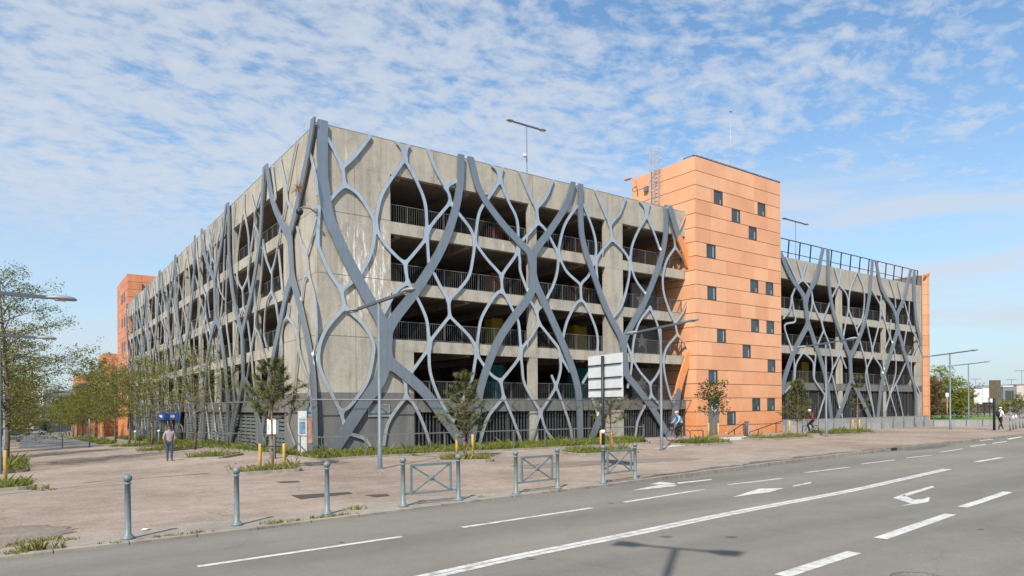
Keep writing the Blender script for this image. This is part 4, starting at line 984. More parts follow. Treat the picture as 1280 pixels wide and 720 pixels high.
# ------------------------------------------------------------------ bollards and barriers
def post(t, p, rz=0):
    m = MB(); m.lathe([(.105, 0), (.105, .035), (.075, .05), (.068, .075), (.05, .09), (.047, .5), (.043, .885), (.052, .89), (.052, .915), (.036, .92), (.036, .94)], p, 12)
    o = m.build('post', M['street_paint'], t)
    b = MB(); b.ell((p[0], p[1], p[2] + .985), (.07, .07, .068), 14, 10); b.build('ball', M['street_paint'], o)
for px, py, lab in ((160, 674, 'grey ball-topped bollard standing alone nearest the road corner'), (296, 657, 'grey ball-topped bollard between the nearest one and the one by the iron cover'), (409, 643, 'grey ball-topped bollard beside the long iron cover')):
    t = thing('bollard', lab, 'bollard', at(px, py), 0, 'ball-topped bollards along the kerb'); post(t, (0, 0, 0))
for (a, c, lab) in (((504, 633.5), (573, 626), 'cross-braced grey pedestrian barrier closest to the single bollards'), ((645, 617.5), (697, 611), 'middle cross-braced grey pedestrian barrier'), ((754, 604.5), (794, 599), 'cross-braced grey pedestrian barrier in front of the white sign pole')):
    A = Vector(at(*a)); B = Vector(at(*c)); d = B - A; L = d.length
    t = thing('pedestrian_barrier', lab, 'barrier', A, math.atan2(d.y, d.x), 'cross-braced barriers along the kerb')
    post(t, (0, 0, 0)); post(t, (L, 0, 0))
    f = MB(); x0, x1, z0, z1 = .2, L - .2, .26, .86
    f.bar((x0, 0, z0), (x0, 0, z1 + .02), .045); f.bar((x1, 0, z0), (x1, 0, z1 + .02), .045); f.bar((x0 - .02, 0, z1), (x1 + .02, 0, z1), .05); f.bar((.03, 0, z0), (L - .03, 0, z0), .036)
    f.build('frame', M['street_paint'], t)
    cb = MB(); cb.bar((x0, -.003, z0), (x1, -.003, z1), .032); cb.bar((x0, .003, z1), (x1, .003, z0), .03); cb.ell((L / 2, 0, (z0 + z1) / 2), (.075, .03, .055)); cb.build('cross_brace', M['street_paint'], t)
# ------------------------------------------------------------------ street lamps
for px, py, ty, ang, lab in ((475, 586, 377, 100, 'twin-headed street lamp in front of the blank concrete corner'), (827, 563, 409, 100, 'twin-headed street lamp left of the large orange tower'), (1033, 546, 429, 97, 'twin-headed street lamp right of the large orange tower near the cyclist in maroon'), (1188, 537, 442, 97, 'twin-headed street lamp in front of the hedge past the end of the car park'), (1211, 528, 455, 110, 'farthest tall twin-headed street lamp, behind the low wall')):
    p = at(px, py); d = depth_at(p); a = math.radians(ang)
    lamp(lab, p, (py - ty) / F * d, (-math.cos(a), -math.sin(a)), 1.3, 'lamps along the road')
hx, hy = -10.1, -8.9
for k, lab in enumerate(('nearest grey lamp over the avenue, its head against open sky', 'second grey lamp over the avenue, its head showing between twigs', 'third grey lamp along the avenue, its head deep among the leaves')):
    y = hy + k * 12.4; p = (hx - 1.95, y, gz(hx - 1.95, y)); lamp(lab, p, 5.2 - p[2] - k * .02, (1, -.05), 1.3, 'lamps along the avenue', dz=-.04)
dl = Vector(road_at(832, 686)) - Vector(road_at(820, 693)); p = (-12.66 + dl.x, -31.29 + dl.y, 0.0); lamp('tall twin-headed street lamp beside the near roadside, throwing its shadow on the road', p, 11.4, (.40, -.915), .5, 'lamps along the road', dz=.03, head=.42, aw=.07)
# ------------------------------------------------------------------ sign boards
def board_sign(name, label, base_, w, z0, z1, ang, n, pole_r, mat, rails=True, pole_off=0.0, cat='sign'):
    t = thing(name, label, cat, base_, ang)
    MB().lathe([(pole_r, 0), (pole_r, z1 - .05)], (pole_off, .09, 0), 10).build('pole', M['dark_metal'], t)
    if rails: MB().lathe([(pole_r + .012, 0), (pole_r + .012, .62)], (pole_off, .09, 0), 10).build('wrap', M['navy'], t); MB().lathe([(pole_r + .01, 1.2), (pole_r + .01, 1.32)], (pole_off, .09, 0), 10).build('sticker', M['white'], t)
    hs = [.24, .30, .26, .20] if n == 4 else [1.0 / n] * n
    z = z1
    for i in range(n):
        h = (z1 - z0) * hs[i]; MB().box((-w / 2, -.02, z - h + .012), (w / 2, .02, z - .012)).build('panel', mat, t)
        if rails: MB().box((-w / 2 + .02, .021, z - h - .016), (w / 2 - .02, .055, z - h + .018)).build('rail', M['dark_metal'], t)
        z -= h
    return t
p = at(757, 587); d = depth_at(p); mpx = d / F
# board seen from behind: its plane runs from near right to far left
dirv = -R * math.sin(math.radians(26)) + Dp * math.cos(math.radians(26)); ang = math.atan2(-dirv.y, -dirv.x)
bs = board_sign('direction_sign', 'large pale direction sign seen from behind on a black pole', p, 1.98, (587 - 497) * mpx, (587 - 443) * mpx, ang, 4, .055, M['offwhite'])
# rails and pole must face the camera: turn round if the back points away
bk = Vector((-math.sin(ang), math.cos(ang), 0)); cv = Vector((CAM[0] - p[0], CAM[1] - p[1], 0))
if bk.dot(cv) < 0: bs.rotation_euler.z = ang + PI
p = at(1244, 538); d = depth_at(p); mpx = d / F
board_sign('board_sign', 'square olive brown sign back on a thick dark post beside the walker', p, 15.6 * mpx, (538 - 498.5) * mpx, (538 - 475) * mpx, math.atan2(R.y, R.x) + .12, 1, .09, M['brown_board'], False, cat='sign')
p = at(1226, 521); d = depth_at(p); mpx = d / F; angR = math.atan2(R.y, R.x)
t = thing('billboard', 'wide white sign panels on posts behind the lawn', 'billboard', p, angR)
b = MB()
for i, (xa, za, zb) in enumerate(((-8.5, 16, 35), (2.2, 18, 36), (8.5, 18, 24))): b.box((xa * mpx, -.05, za * mpx), ((xa + (10.2 if i < 2 else 7)) * mpx, .05, zb * mpx))
b.build('panel', M['offwhite'], t)
for x in (-3, 5, 12): MB().box((x * mpx - .06, .06, 0), (x * mpx + .06, .16, 34 * mpx)).build('post', M['dark_metal'], t)
for px, py, h, col, lab in ((1167.5, 524, 32, 'navy', 'dark narrow banner on a pole before the hedge'), (1184, 525, 34, 'white', 'thin post with small white cap before the hedge')):
    p = at(px, py); mpx = depth_at(p) / F; t = thing('pole_sign', lab, 'sign', p, angR)
    MB().lathe([(.05, 0), (.05, h * mpx)], (0, 0, 0), 8).build('pole', M['fence_grey'] if col == 'navy' else M['wood'], t)
    if col == 'navy': MB().box((-1.9 * mpx, -.03, 20 * mpx), (1.9 * mpx, .03, h * mpx)).build('banner', M['navy'], t); MB().box((-2.2 * mpx, -.03, 14 * mpx), (2.2 * mpx, .03, 19.5 * mpx)).build('plate', M['offwhite'], t)
    else: MB().box((-1.8 * mpx, -.06, 29 * mpx), (1.8 * mpx, .06, h * mpx)).build('cap', M['offwhite'], t); MB().box((-7 * mpx, -.04, 22 * mpx), (2 * mpx, .04, 27 * mpx)).build('board', M['brown_board'], t)
for k, (px, py, top) in enumerate(((1262.5, 538.5, 521.5), (1266.5, 537.5, 520), (1270, 536.5, 519), (1275, 535.5, 519), (1279, 535, 519))):
    p = at(px, py); h = (py - top) * depth_at(p) / F
    t = thing('bollard', ('first slim post right of the walker', 'white topped slim post, second right of the walker', 'white topped slim post, third right of the walker', 'slim grey post next to the rightmost one', 'rightmost slim grey post at the road edge')[k], 'bollard', p, 0, 'slim posts at the far road edge')
    MB().lathe([(.05, 0), (.05, h * .75)], (0, 0, 0), 8).build('post', M['street_paint'], t); MB().lathe([(.052, h * .75), (.055, h), (.02, h + .03)], (0, 0, 0), 8).build('cap', M['white'] if k in (1, 2) else M['street_paint'], t)
for px, py, top, lab, hw in ((1220, 515, 471, 'small far twin lamp above the white billboard', 3.2), (1264.5, 512, 472, 'small far twin lamp behind the grey building', 3), (1277.5, 516, 461, 'far twin lamp above the grey building at the right edge', 5)):
    r = ray(px, 515); d = 150.0; p = (CAM[0] + r[0] * d, CAM[1] + r[1] * d, -.1); m = d / F
    lamp(lab, p, (514 - top) * m, (R.x, R.y), hw * m, 'small far lamps', dz=0)
# utility covers, drain
for (pts, lab) in ((((364, 619.5), (436, 615.3), (441, 617.3), (376, 624.2)), 'long dark iron cover set in the pavement behind the third bollard'), (((456, 619.2), (484, 617.8), (487, 620), (470, 621.8)), 'smaller dark iron cover between bollard and barrier'), (((345, 602.5), (372, 601.3), (375, 602.8), (352, 604)), 'small dark cover nearer the planted pine')):
    P = [Vector(at(*q)) + Vector((0, 0, .004)) for q in pts]; t = MB(); c = sum(P, Vector()) / 4
    t.prism([p + Vector((0, 0, .006)) for p in P], (0, 0, -.008)); tag(t.build('utility_cover', simple('rusty_iron', (.075, .062, .052), .7, .3, .3, 20), recalc=True), lab, 'cover')
p = road_at(1152, 724); t = MB(); t.lathe([(.34, 0), (.34, .006), (.28, .006), (.28, .002), (.0, .002)], (p[0], p[1], p[2] + .003), 24)
tag(t.build('manhole_cover', simple('pale_iron', (.14, .13, .12), .7, .1, .3, 30)), 'round manhole cover in the near lane', 'cover')
p = at(1121, 560.6); yk = kerb_y(p[0]); t = MB(); t.box((p[0] - .45, yk - .012, -.11), (p[0] + .45, yk + .1, .0135)); tag(t.build('storm_drain', M['black']), 'dark storm drain mouth in the far kerb', 'drain')
p = at(182, 663); t = MB(); t.poly([(p[0] - .07, p[1] - .02, p[2] + .012), (p[0] + .05, p[1] - .05, p[2] + .03), (p[0] + .09, p[1] + .04, p[2] + .012), (p[0] - .03, p[1] + .05, p[2] + .035)]); tag(t.build('paper_scrap', M['white']), 'crumpled white paper scrap lying by the nearest bollard', 'litter')
# pavement repairs and stains
def patch(name, pts, mat, lift=.004):
    P = [at(*q) for q in pts]; n = len(P); c = (sum(p[0] for p in P) / n, sum(p[1] for p in P) / n); b = MB(); b.v.append((c[0], c[1], gz(*c) + lift)); random.seed(n)
    ring = []
    Pc = catmull([p[:2] for p in P + [P[0]]], 6)[:-1]
    for p in Pc:
        j = random.uniform(-.16, .16); x, y = p[0] + j, p[1] + random.uniform(-.08, .08); b.v.append((x, y, gz(x, y) + lift))
    for i in range(len(Pc)): b._f((0, 1 + i, 1 + (i + 1) % len(Pc)))
    o = b.build(name, mat); flip_up(o); return structure(o)
M['plaza_dark'] = asphalt('dark_gravel_stain', (.15, .122, .103), (.19, .155, .13), (.25, .21, .178), 22)
M['plaza_grey'] = asphalt('grey_gravel_edge', (.225, .20, .175), (.26, .235, .205), (.285, .255, .225), 30)
patch('pavement_stain', ((-30, 666), (5, 659), (60, 657), (95, 661), (70, 672), (10, 684), (-40, 690)), M['plaza_dark'], .009)
b = MB(); xs = [-22 + .5 * i for i in range(48)]; random.seed(2)
for x in xs:
    w = .95 + .25 * math.sin(x * 1.3) + random.uniform(-.08, .08); w *= 1 - .75 * sstep(-5, 1.5, x); y = kerb_y(x) + .165
    b.v += [(x, y, gz(x, y) + .004), (x, y + max(w, .05), gz(x, y + w) + .004)]
for i in range(len(xs) - 1): b._f((2 * i, 2 * i + 2, 2 * i + 3, 2 * i + 1))
structure(b.build('pavement_edge', M['plaza_grey'])); flip_up(bpy.data.objects['pavement_edge'])

M['kerb_dirt'] = asphalt('kerb_dirt', (.085, .072, .058), (.12, .10, .082), (.17, .145, .12), 24)
b = MB(); xs = [1.5 + .4 * i for i in range(75)]
for x in xs:
    w = (.30 + .16 * math.sin(x * 1.9) + random.uniform(-.12, .12)) * sstep(1.5, 6, x) * (1 - .6 * sstep(14, 30, x)); y = kerb_y(x) + .165
    b.v += [(x, y, gz(x, y) + .006), (x, y + max(w, .03), gz(x, y + w) + .006)]
for i in range(len(xs) - 1): b._f((2 * i, 2 * i + 2, 2 * i + 3, 2 * i + 1))
structure(b.build('kerb_dirt', M['kerb_dirt'])); flip_up(bpy.data.objects['kerb_dirt'])
patch('pavement_repair', ((880, 580), (1000, 566), (1060, 562), (1065, 564), (1000, 570), (890, 586)), M['plaza_grey'], .005)
patch('pavement_stain', ((640, 582), (760, 575), (850, 573), (870, 575), (770, 580), (660, 586)), M['plaza_dark'], .007)
# stains and a repair in the carriageway
M['road_stain'] = asphalt('road_stain', (.085, .08, .07), (.105, .10, .088), (.13, .124, .11), 40, True)
M['road_repair'] = asphalt('road_repair', (.105, .102, .095), (.12, .116, .108), (.14, .135, .125), 50, True)
def road_patch(name, pts, mat, lift=.0035, jit=0.0):
    P = [road_at(*q) for q in pts]; P = catmull([p[:2] for p in P + [P[0]]], 4)[:-1] if jit else [p[:2] for p in P]; n = len(P); c = (sum(p[0] for p in P) / n, sum(p[1] for p in P) / n); b = MB(); b.v.append((c[0], c[1], zroad(c[0]) + lift))
    for p in P: x, y = p[0] + random.uniform(-jit, jit), p[1] + random.uniform(-jit, jit); b.v.append((x, y, zroad(x) + lift))
    for i in range(n): b._f((0, 1 + i, 1 + (i + 1) % n))
    o = b.build(name, mat); flip_up(o); structure(o)
road_patch('road_repair', ((1122, 562.5), (1165, 556.8), (1196, 555.5), (1176, 559.5), (1140, 563)), M['road_repair'])
for px, py, w in ((832, 671, 9), (914, 671.5, 8), (664, 699, 5), (426, 678, 4), (1225, 662, 5), (763, 629, 4)):
    road_patch('road_stain', ((px - w, py), (px - w * .2, py - w * .14), (px + w, py - w * .05), (px + w * .3, py + w * .16)), M['road_stain'], .003, .015)
# ------------------------------------------------------------------ grass and planters
def blades(b, x, y, z, h, n=5, spread=.06):
    for i in range(n):
        a = random.uniform(0, 2 * PI); r = random.uniform(0, spread); px, py = x + r * math.cos(a), y + r * math.sin(a); hh = h * random.uniform(.5, 1.15)
        t = random.uniform(0, 2 * PI); w = random.uniform(.006, .013); lx, ly = random.gauss(0, .45) * hh, random.gauss(0, .45) * hh
        k = len(b.v); b.v += [(px - w * math.cos(t), py - w * math.sin(t), z - .01), (px + w * math.cos(t), py + w * math.sin(t), z - .01), (px + lx * .4 + w * .6 * math.cos(t), py + ly * .4 + w * .6 * math.sin(t), z + hh * .6), (px + lx, py + ly, z + hh)]
        b._f((k, k + 1, k + 2, k + 3))
def inside(x, y, poly):
    r = False; j = len(poly) - 1
    for i in range(len(poly)):
        if (poly[i][1] > y) != (poly[j][1] > y) and x < (poly[j][0] - poly[i][0]) * (y - poly[i][1]) / (poly[j][1] - poly[i][1]) + poly[i][0]: r = not r
        j = i
    return r
def grass_patch(name, poly, dens, h, lift, label, mat='grass', bald=0.25, weeds=0):
    xs = [p[0] for p in poly]; ys = [p[1] for p in poly]; A = (max(xs) - min(xs)) * (max(ys) - min(ys)); b = MB()
    for i in range(int(A * dens)):
        x, y = random.uniform(min(xs), max(xs)), random.uniform(min(ys), max(ys))
        if not inside(x, y, poly): continue
        n = .5 + .5 * math.sin(x * 2.1 + 1.3 * math.sin(y * 1.7)) * math.cos(y * 2.6 + x * .7)
        if random.random() < bald * (1 - n): continue
        hh = h * (.45 + .8 * n) * (1.9 if random.random() < .04 else 1)
        blades(b, x, y, gz(x, y) + lift, hh, 5)
    for i in range(weeds):
        while True:
            x, y = random.uniform(min(xs), max(xs)), random.uniform(min(ys), max(ys))
            if inside(x, y, poly): break
        leaf_ball(b, (x, y, gz(x, y) + lift + h * .55), (.22, .22, h * .7), 70, .06)
    o = b.build(name, M[mat]); stuff(o, label, 'grass'); return o
def leaf_ball(b, c, r, n, s):
    for i in range(n):
        v = Vector((random.gauss(0, .5), random.gauss(0, .5), random.gauss(0, .5))); leaf(b, (c[0] + v.x * r[0], c[1] + v.y * r[1], c[2] + v.z * r[2]), s)
def leaf(b, p, s):
    u = Vector((random.gauss(0, 1), random.gauss(0, 1), random.gauss(0, .7))).normalized(); w = u.orthogonal().normalized(); w = (w * math.cos(6.28 * random.random()) + u.cross(w) * math.sin(6.28 * random.random())); w.normalize()
    p = Vector(p); s *= random.uniform(.6, 1.3); k = len(b.v)
    b.v += [tuple(p - u * s * .5), tuple(p + w * s * .3), tuple(p + u * s * .55), tuple(p - w * s * .3)]; b._f((k, k + 1, k + 2, k + 3))
def offset_poly(poly, d):
    c = (sum(p[0] for p in poly) / len(poly), sum(p[1] for p in poly) / len(poly)); o = []
    for p in poly:
        v = Vector((p[0] - c[0], p[1] - c[1])); L = v.length; v *= max(.1, (L - d)) / L; o.append((c[0] + v.x, c[1] + v.y))
    return o
def planter(poly, label, glabel, h=.10, gh=.22, dens=70, mat='grass', bald=.3, weeds=0, kw=.13):
    c = (sum(p[0] for p in poly) / len(poly), sum(p[1] for p in poly) / len(poly)); t = thing('planter', label, 'planter', (c[0], c[1], 0), 0, 'kerbed planting beds')
    inn = offset_poly(poly, kw); n = len(poly); b = MB()
    def q(p, z): return (p[0] - c[0], p[1] - c[1], gz(p[0], p[1]) + z)
    for i in range(n):
        j = (i + 1) % n; a, d = poly[i], poly[j]; e, f = inn[i], inn[j]
        b.poly([q(a, -.1), q(d, -.1), q(d, h), q(a, h)]); b.poly([q(a, h), q(d, h), q(f, h + .003), q(e, h + .003)]); b.poly([q(e, h + .003), q(f, h + .003), q(f, h - .07), q(e, h - .07)])
    b.build('kerb', M['kerb'], t, recalc=True)
    s = MB(); s.v = [(0, 0, gz(*c) + h - .01)] + [q(p, h - .035) for p in inn]
    for i in range(n): s._f((0, 1 + i, 1 + (i + 1) % n))
    so = s.build('soil', M['soil'], t); flip_up(so)
    grass_patch('planter_grass', inn, dens, gh, h - .03, glabel, mat, bald, weeds)
    return c
def bed(pl, pr, wid, rz=None):
    """rounded bed between two ground points (front-left, front-right) going back by wid"""
    A = Vector(at(*pl)[:2]); B = Vector(at(*pr)[:2]); u = (B - A); L = u.length; u.normalize(); v = Vector((-u.y, u.x)); r = min(.35, wid * .4); P = []
    for (cx_, cy_, a0) in ((r, r, PI), (L - r, r, 1.5 * PI), (L - r, wid - r, 0), (r, wid - r, .5 * PI)):
        for k in range(4):
            a = a0 + k * PI / 6; w = A + u * (cx_ + r * math.cos(a)) + v * (cy_ + r * math.sin(a)); P.append((w.x, w.y))
    return P
random.seed(21)
beds = {}
beds['a'] = planter(bed((292, 595), (381, 589), 1.7), 'kerbed planting bed around the staked pine near the concrete corner', 'weedy grass in the bed around the pine near the concrete corner', gh=.2, mat='grass_dry', weeds=4)
beds['b'] = planter(bed((546, 578.5), (618, 577.5), 1.9), 'kerbed planting bed around the bushy pine behind the first barrier', 'dry grass round the bushy pine behind the first barrier', gh=.24, mat='grass_dry')
beds['c'] = planter(bed((724, 570), (803, 566.5), 2.0), 'kerbed planting bed behind the large white sign', 'green grass in the bed behind the large white sign', gh=.24)
beds['d'] = planter(bed((866, 557.5), (920, 554.5), 1.9), 'kerbed planting bed around the small leafy tree before the orange tower', 'green grass under the small leafy tree before the orange tower', gh=.26)
beds['e'] = planter(bed((962, 550.5), (1020, 547.5), 2.2), 'kerbed planting bed around the dense pine right of the orange tower', 'dry grass under the dense pine right of the orange tower', gh=.2, mat='grass_dry')
beds['f'] = planter(bed((1042, 544.5), (1097, 541.5), 2.2), 'kerbed planting bed around the sparse pine near the right end', 'green grass under the sparse pine near the right end', gh=.26, weeds=3)
def bedy(x0, x1, y0, y1):
    P = []; r = .4
    for (cx_, cy_, a0) in ((x0 + r, y0 + r, PI), (x1 - r, y0 + r, 1.5 * PI), (x1 - r, y1 - r, 0), (x0 + r, y1 - r, .5 * PI)):
        for k in range(4): a = a0 + k * PI / 6; P.append((cx_ + r * math.cos(a), cy_ + r * math.sin(a)))
    return P
g1 = at(245, 575); g2 = at(188, 566); g3 = at(150, 560)
beds['g'] = planter(bed((225, 575.5), (277, 573.5), 2.4), 'kerbed planting bed beside the standing man', 'tall green grass in the bed beside the standing man', gh=.24, dens=50, weeds=4)
beds['h'] = planter(bed((164, 566.5), (208, 565), 3.4), 'kerbed planting bed under the second avenue tree', 'tall green grass in the bed under the second avenue tree', gh=.27, dens=45, weeds=5)
beds['i'] = planter(bed((131, 560.5), (171, 560), 3.2), 'kerbed planting bed farthest back, beside the avenue barrier', 'green grass in the bed beside the avenue barrier', gh=.25, dens=40)
p1 = at(44, 611.5)
beds['j'] = planter(bedy(p1[0] - 3.2, p1[0], p1[1], p1[1] + 3.2), 'kerbed planting bed at the left edge with a yellow stake', 'low green weeds in the bed at the left edge', gh=.18, dens=90, weeds=22)
p2 = at(32, 590)
beds['k'] = planter(bedy(p2[0] - 3.2, p2[0] + .1, p2[1], p2[1] + 8.5), 'long kerbed bed at the left edge under the big tree', 'tall bushy grass in the long bed under the big tree', gh=.30, dens=80, weeds=70)
# grass strip along the building with its kerb
strip = [(-1.43, -4.1), (4.44, -4.42), (12, -4.75), (19.8, -5.0), (21.3, -3.4), (21.5, -.45), (-.5, -.45), (-.5, -.5)]
front_strip = [(-1.35, -3.95), (4.44, -4.27), (12, -4.6), (17.0, -4.75), (18.3, -3.6), (20.5, -.6), (-.7, -.6)]
o = MB(); o.v = [(p[0], p[1], gz(*p) + .03) for p in front_strip]; o._f(range(len(front_strip)))
structure(o.build('lawn', M['lawn'])); flip_up(bpy.data.objects['lawn'])
grass_patch('grass', front_strip, 60, .24, .02, 'long wild grass along the front of the car park', bald=.15, weeds=30)
left_strip = [(-1.45, -3.9), (-.7, -.6), (-.45, 20), (-.45, 64), (-1.9, 64), (-1.8, 30)]
o = MB(); o.v = [(-1.5, y, gz(-1.5, y) + .03) for y in range(-3, 65, 2)] + [(-.3, y, gz(-.3, y) + .03) for y in range(-3, 65, 2)]
n = len(o.v) // 2
for i in range(n - 1): o._f((i, n + i, n + i + 1, i + 1))
structure(o.build('lawn', M['lawn'])); flip_up(bpy.data.objects['lawn.001'])
grass_patch('grass', left_strip, 50, .27, .02, 'long wild grass along the left side of the car park', bald=.1, weeds=24)
b = MB(); kl = [(-1.5, 40), (-1.5, 20), (-1.5, 8), (-1.5, -4.1), (4.44, -4.42), (12, -4.75), (17.1, -4.92), (18.5, -3.7), (20.6, -.8)]
for a, c in zip(kl, kl[1:]):
    L = math.hypot(c[0] - a[0], c[1] - a[1]); n = int(L)
    for i in range(n):
        p = [a[k] + (c[k] - a[k]) * i / n for k in (0, 1)]; q = [a[k] + (c[k] - a[k]) * (i + .985) / n for k in (0, 1)]
        b.bar((p[0], p[1], gz(*p) + .01), (q[0], q[1], gz(*q) + .01), .12, .14)
tag(structure(b.build('kerb_edging', M['kerb'])))
verge = [(-5.5, 41), (-4.3, 39), (-4.2, 130), (-5.5, 130)]
o = MB(); o.v = [(-5.5, y, gz(-5.5, y) + .02) for y in range(40, 140, 3)] + [(-4.2, y, gz(-4.2, y) + .02) for y in range(40, 140, 3)]; n = len(o.v) // 2
for i in range(n - 1): o._f((i, n + i, n + i + 1, i + 1))
structure(o.build('lawn', M['lawn'])); flip_up(bpy.data.objects['lawn.002'])
grass_patch('grass', [(-5.5, 40), (-4.2, 40), (-4.2, 75), (-5.5, 75)], 25, .32, .02, 'grass verge along the right side of the avenue')
# weeds in the kerb joint
b = MB(); random.seed(8)
for px, py, n, h in ((45, 688, 14, .14), (62, 686, 10, .12), (22, 692, 10, .08), (48, 677, 16, .07), (62, 675, 8, .07), (80, 676, 8, .06), (10, 683, 10, .05), (30, 680, 10, .06), (193, 672, 5, .05), (205, 671, 6, .05), (222, 669, 6, .05), (237, 667, 6, .05), (265, 665, 4, .04), (340, 655, 10, .08), (350, 654, 6, .06), (372, 651, 8, .05), (388, 649, 10, .06), (405, 647, 12, .07), (422, 645, 10, .06), (432, 644, 6, .05), (445, 637, 12, .10), (130, 680, 6, .04), (600, 622, 4, .05), (700, 613, 5, .05), (48, 612, 12, .15), (60, 613, 6, .08)):
    p = at(px, py)
    for k in range(n): blades(b, p[0] + random.gauss(0, .12), p[1] + random.gauss(0, .04), p[2], h, 6, .05)
stuff(b.build('weeds', M['grass_dry']), 'small weeds growing in the kerb joint', 'weeds')
# ------------------------------------------------------------------ fences and low wall
def fence(name, label, pts, h, step, rails, mat='fence_grey', pw=.045):
    t = thing(name, label, 'fence', (pts[0][0], pts[0][1], gz(*pts[0]))); o = Vector(t.location)
    def P(x, y, z): return Vector((x, y, gz(x, y) + z)) - o
    rl = MB()
    for a, c in zip(pts, pts[1:]):
        L = math.hypot(c[0] - a[0], c[1] - a[1]); n = max(1, round(L / step)); S = [(a[0] + (c[0] - a[0]) * i / n, a[1] + (c[1] - a[1]) * i / n) for i in range(n + 1)]
        for s in S[:-1] if c != pts[-1] else S: p = MB(); p.bar(P(s[0], s[1], -.02), P(s[0], s[1], h), pw); p.build('post', M[mat], t)
        for z in rails:
            for s, e in zip(S, S[1:]): rl.bar(P(*s, z), P(*e, z), .042)
    rl.build('rail', M[mat], t); return t
fence('guardrail', 'thin grey guard rail along the grass in front of the car park', [(-1.25, -3.8), (4.44, -4.15), (12, -4.5), (17.0, -4.65), (19.8, -2.0)], .96, 2.1, (.95,))
fence('guardrail', 'thin grey guard rail along the grass on the left side of the car park', [(-1.3, 60), (-1.35, 30), (-1.25, -3.8)], .96, 2.6, (.95,))
a, c = at(33, 561), at(112, 559); mid = at(78, 560.3)
fence('gate_barrier', 'low dark two-rail barrier closing off the avenue', [(-13.5, a[1] + 2), a[:2], mid[:2], c[:2]], 1.15, 5.5, (.35, .72), pw=.09)
p = (c[0], c[1], gz(c[0], c[1])); t = thing('traffic_post', 'tall slim grey post at the right end of the avenue barrier', 'post', p); MB().lathe([(.06, 0), (.06, 2.3), (.02, 2.33)], (0, 0, 0), 8).build('shaft', M['lamp_paint'], t); MB().box((-.16, -.16, 0), (.16, .16, .05)).build('foot', M['lamp_paint'], t)
for k, (px, py, top) in enumerate(((145, 553.5, 538.5), (169, 556.5, 539), (198.5, 557.5, 538))):
    p = at(px, py); h = (py - top) * depth_at(p) / F
    t = thing('bollard', ('white topped post farthest from the standing man', 'middle white topped post between the avenue trees', 'white topped post closest to the standing man')[k], 'bollard', p, 0, 'white topped posts by the avenue')
    MB().lathe([(.05, 0), (.045, h - .1)], (0, 0, 0), 8).build('post', M['street_paint'], t); m = MB(); m.ell((0, 0, h - .04), (.09, .09, .09)); m.build('ball', M['white'], t)
wl = [at(980, 540.8), at(1040, 538.6), at(1100, 536.3), at(1165, 532.8), at(1246, 531.5)]
wl = [wl[0]] + wl[1:]
t = thing('low_wall', 'low grey concrete block wall along the foot of the right part of the car park', 'wall', wl[0]); o = Vector(t.location)
for a, c in zip(wl[:-1], wl[1:]):
    a, c = Vector(a[:2]), Vector(c[:2]); d = c - a; L = d.length; n = max(1, round(L / 2.0)); d /= n
    for i in range(n):
        s, e = a + d * i + d * .012, a + d * (i + 1) - d * .012; u = Vector((-d.y, d.x)).normalized() * .11; z0, z1 = -.1, .54
        b = MB(); Q = [s - u, e - u, e + u, s + u]; b.v = [(q.x - o.x, q.y - o.y, z0 - o.z) for q in Q] + [(q.x - o.x, q.y - o.y, z1 - o.z) for q in Q]
        for q in ((0, 3, 2, 1), (4, 5, 6, 7), (0, 1, 5, 4), (1, 2, 6, 5), (2, 3, 7, 6), (3, 0, 4, 7)): b._f(q)
        b.build('block', M['wall_block'], t)
fence('wall_railing', 'dark single-rail railing in front of the low concrete wall', [(p[0], p[1] - .16) for p in wl], 1.0, 2.0, (.98,), pw=.05)
# ramp rails, bin, hoop by the tower
def hand(label, pts, posts, mat='dark_metal'):
    P = [Vector(on_y(a, b_, YT - w)) for a, b_, w in pts]; o = P[0]; t = thing('handrail', label, 'handrail', (o.x, o.y, 0)); b = MB()
    b.tube([p - Vector((o.x, o.y, 0)) for p in P], .03, 6); b.build('rail', M[mat], t)
    for i in posts: q = P[i]; m = MB(); m.bar((q.x - o.x, q.y - o.y, -.02), (q.x - o.x, q.y - o.y, q.z), .04); m.build('post', M[mat], t)
hand('long dark ramp handrail right of the bin by the orange tower', [(937, 540, .5), (948, 536.5, .5), (970, 528.5, .5), (979, 526, .5)], (0, 1, 2))
hand('short pale handrail left of the bin by the orange tower', [(906, 542, .5), (911, 539, .5), (922, 529.5, .5), (926, 527.5, .5)], (1,), 'galv')
hand('short dark handrail between the pale one and the bin', [(910, 542.5, .8), (918, 537, .8), (929, 529.5, .8)], (1, 2))
p = at(933.2, 544.8); t = thing('waste_bin', 'slim dark litter bin in front of the orange tower', 'bin', p)
m = MB(); m.lathe([(.14, 0), (.155, .05), (.155, .82), (.13, .86)], (0, 0, 0), 14).build('body', M['frame'], t)
MB().box((-.035, -.168, .1), (.06, -.15, .78)).build('strip', M['bin_strip'], t); m = MB(); m.lathe([(.16, .90), (.16, .96), (.06, 1.0)], (0, 0, 0), 14).build('lid', M['frame'], t); MB().bar((.1, .1, .8), (.1, .1, .92), .03).build('hinge', M['frame'], t)
p = at(863, 551); q = at(875.5, 550); t = thing('cycle_hoop', 'small dark hoop at the left foot of the orange tower', 'hoop', p); L = q[0] - p[0]
m = MB(); m.tube([(0, 0, -.02), (0, 0, .55), (.04, 0, .6), (L - .04, 0, .6), (L, 0, .55), (L, 0, -.02)], .03, 6); m.build('tube', M['frame'], t)
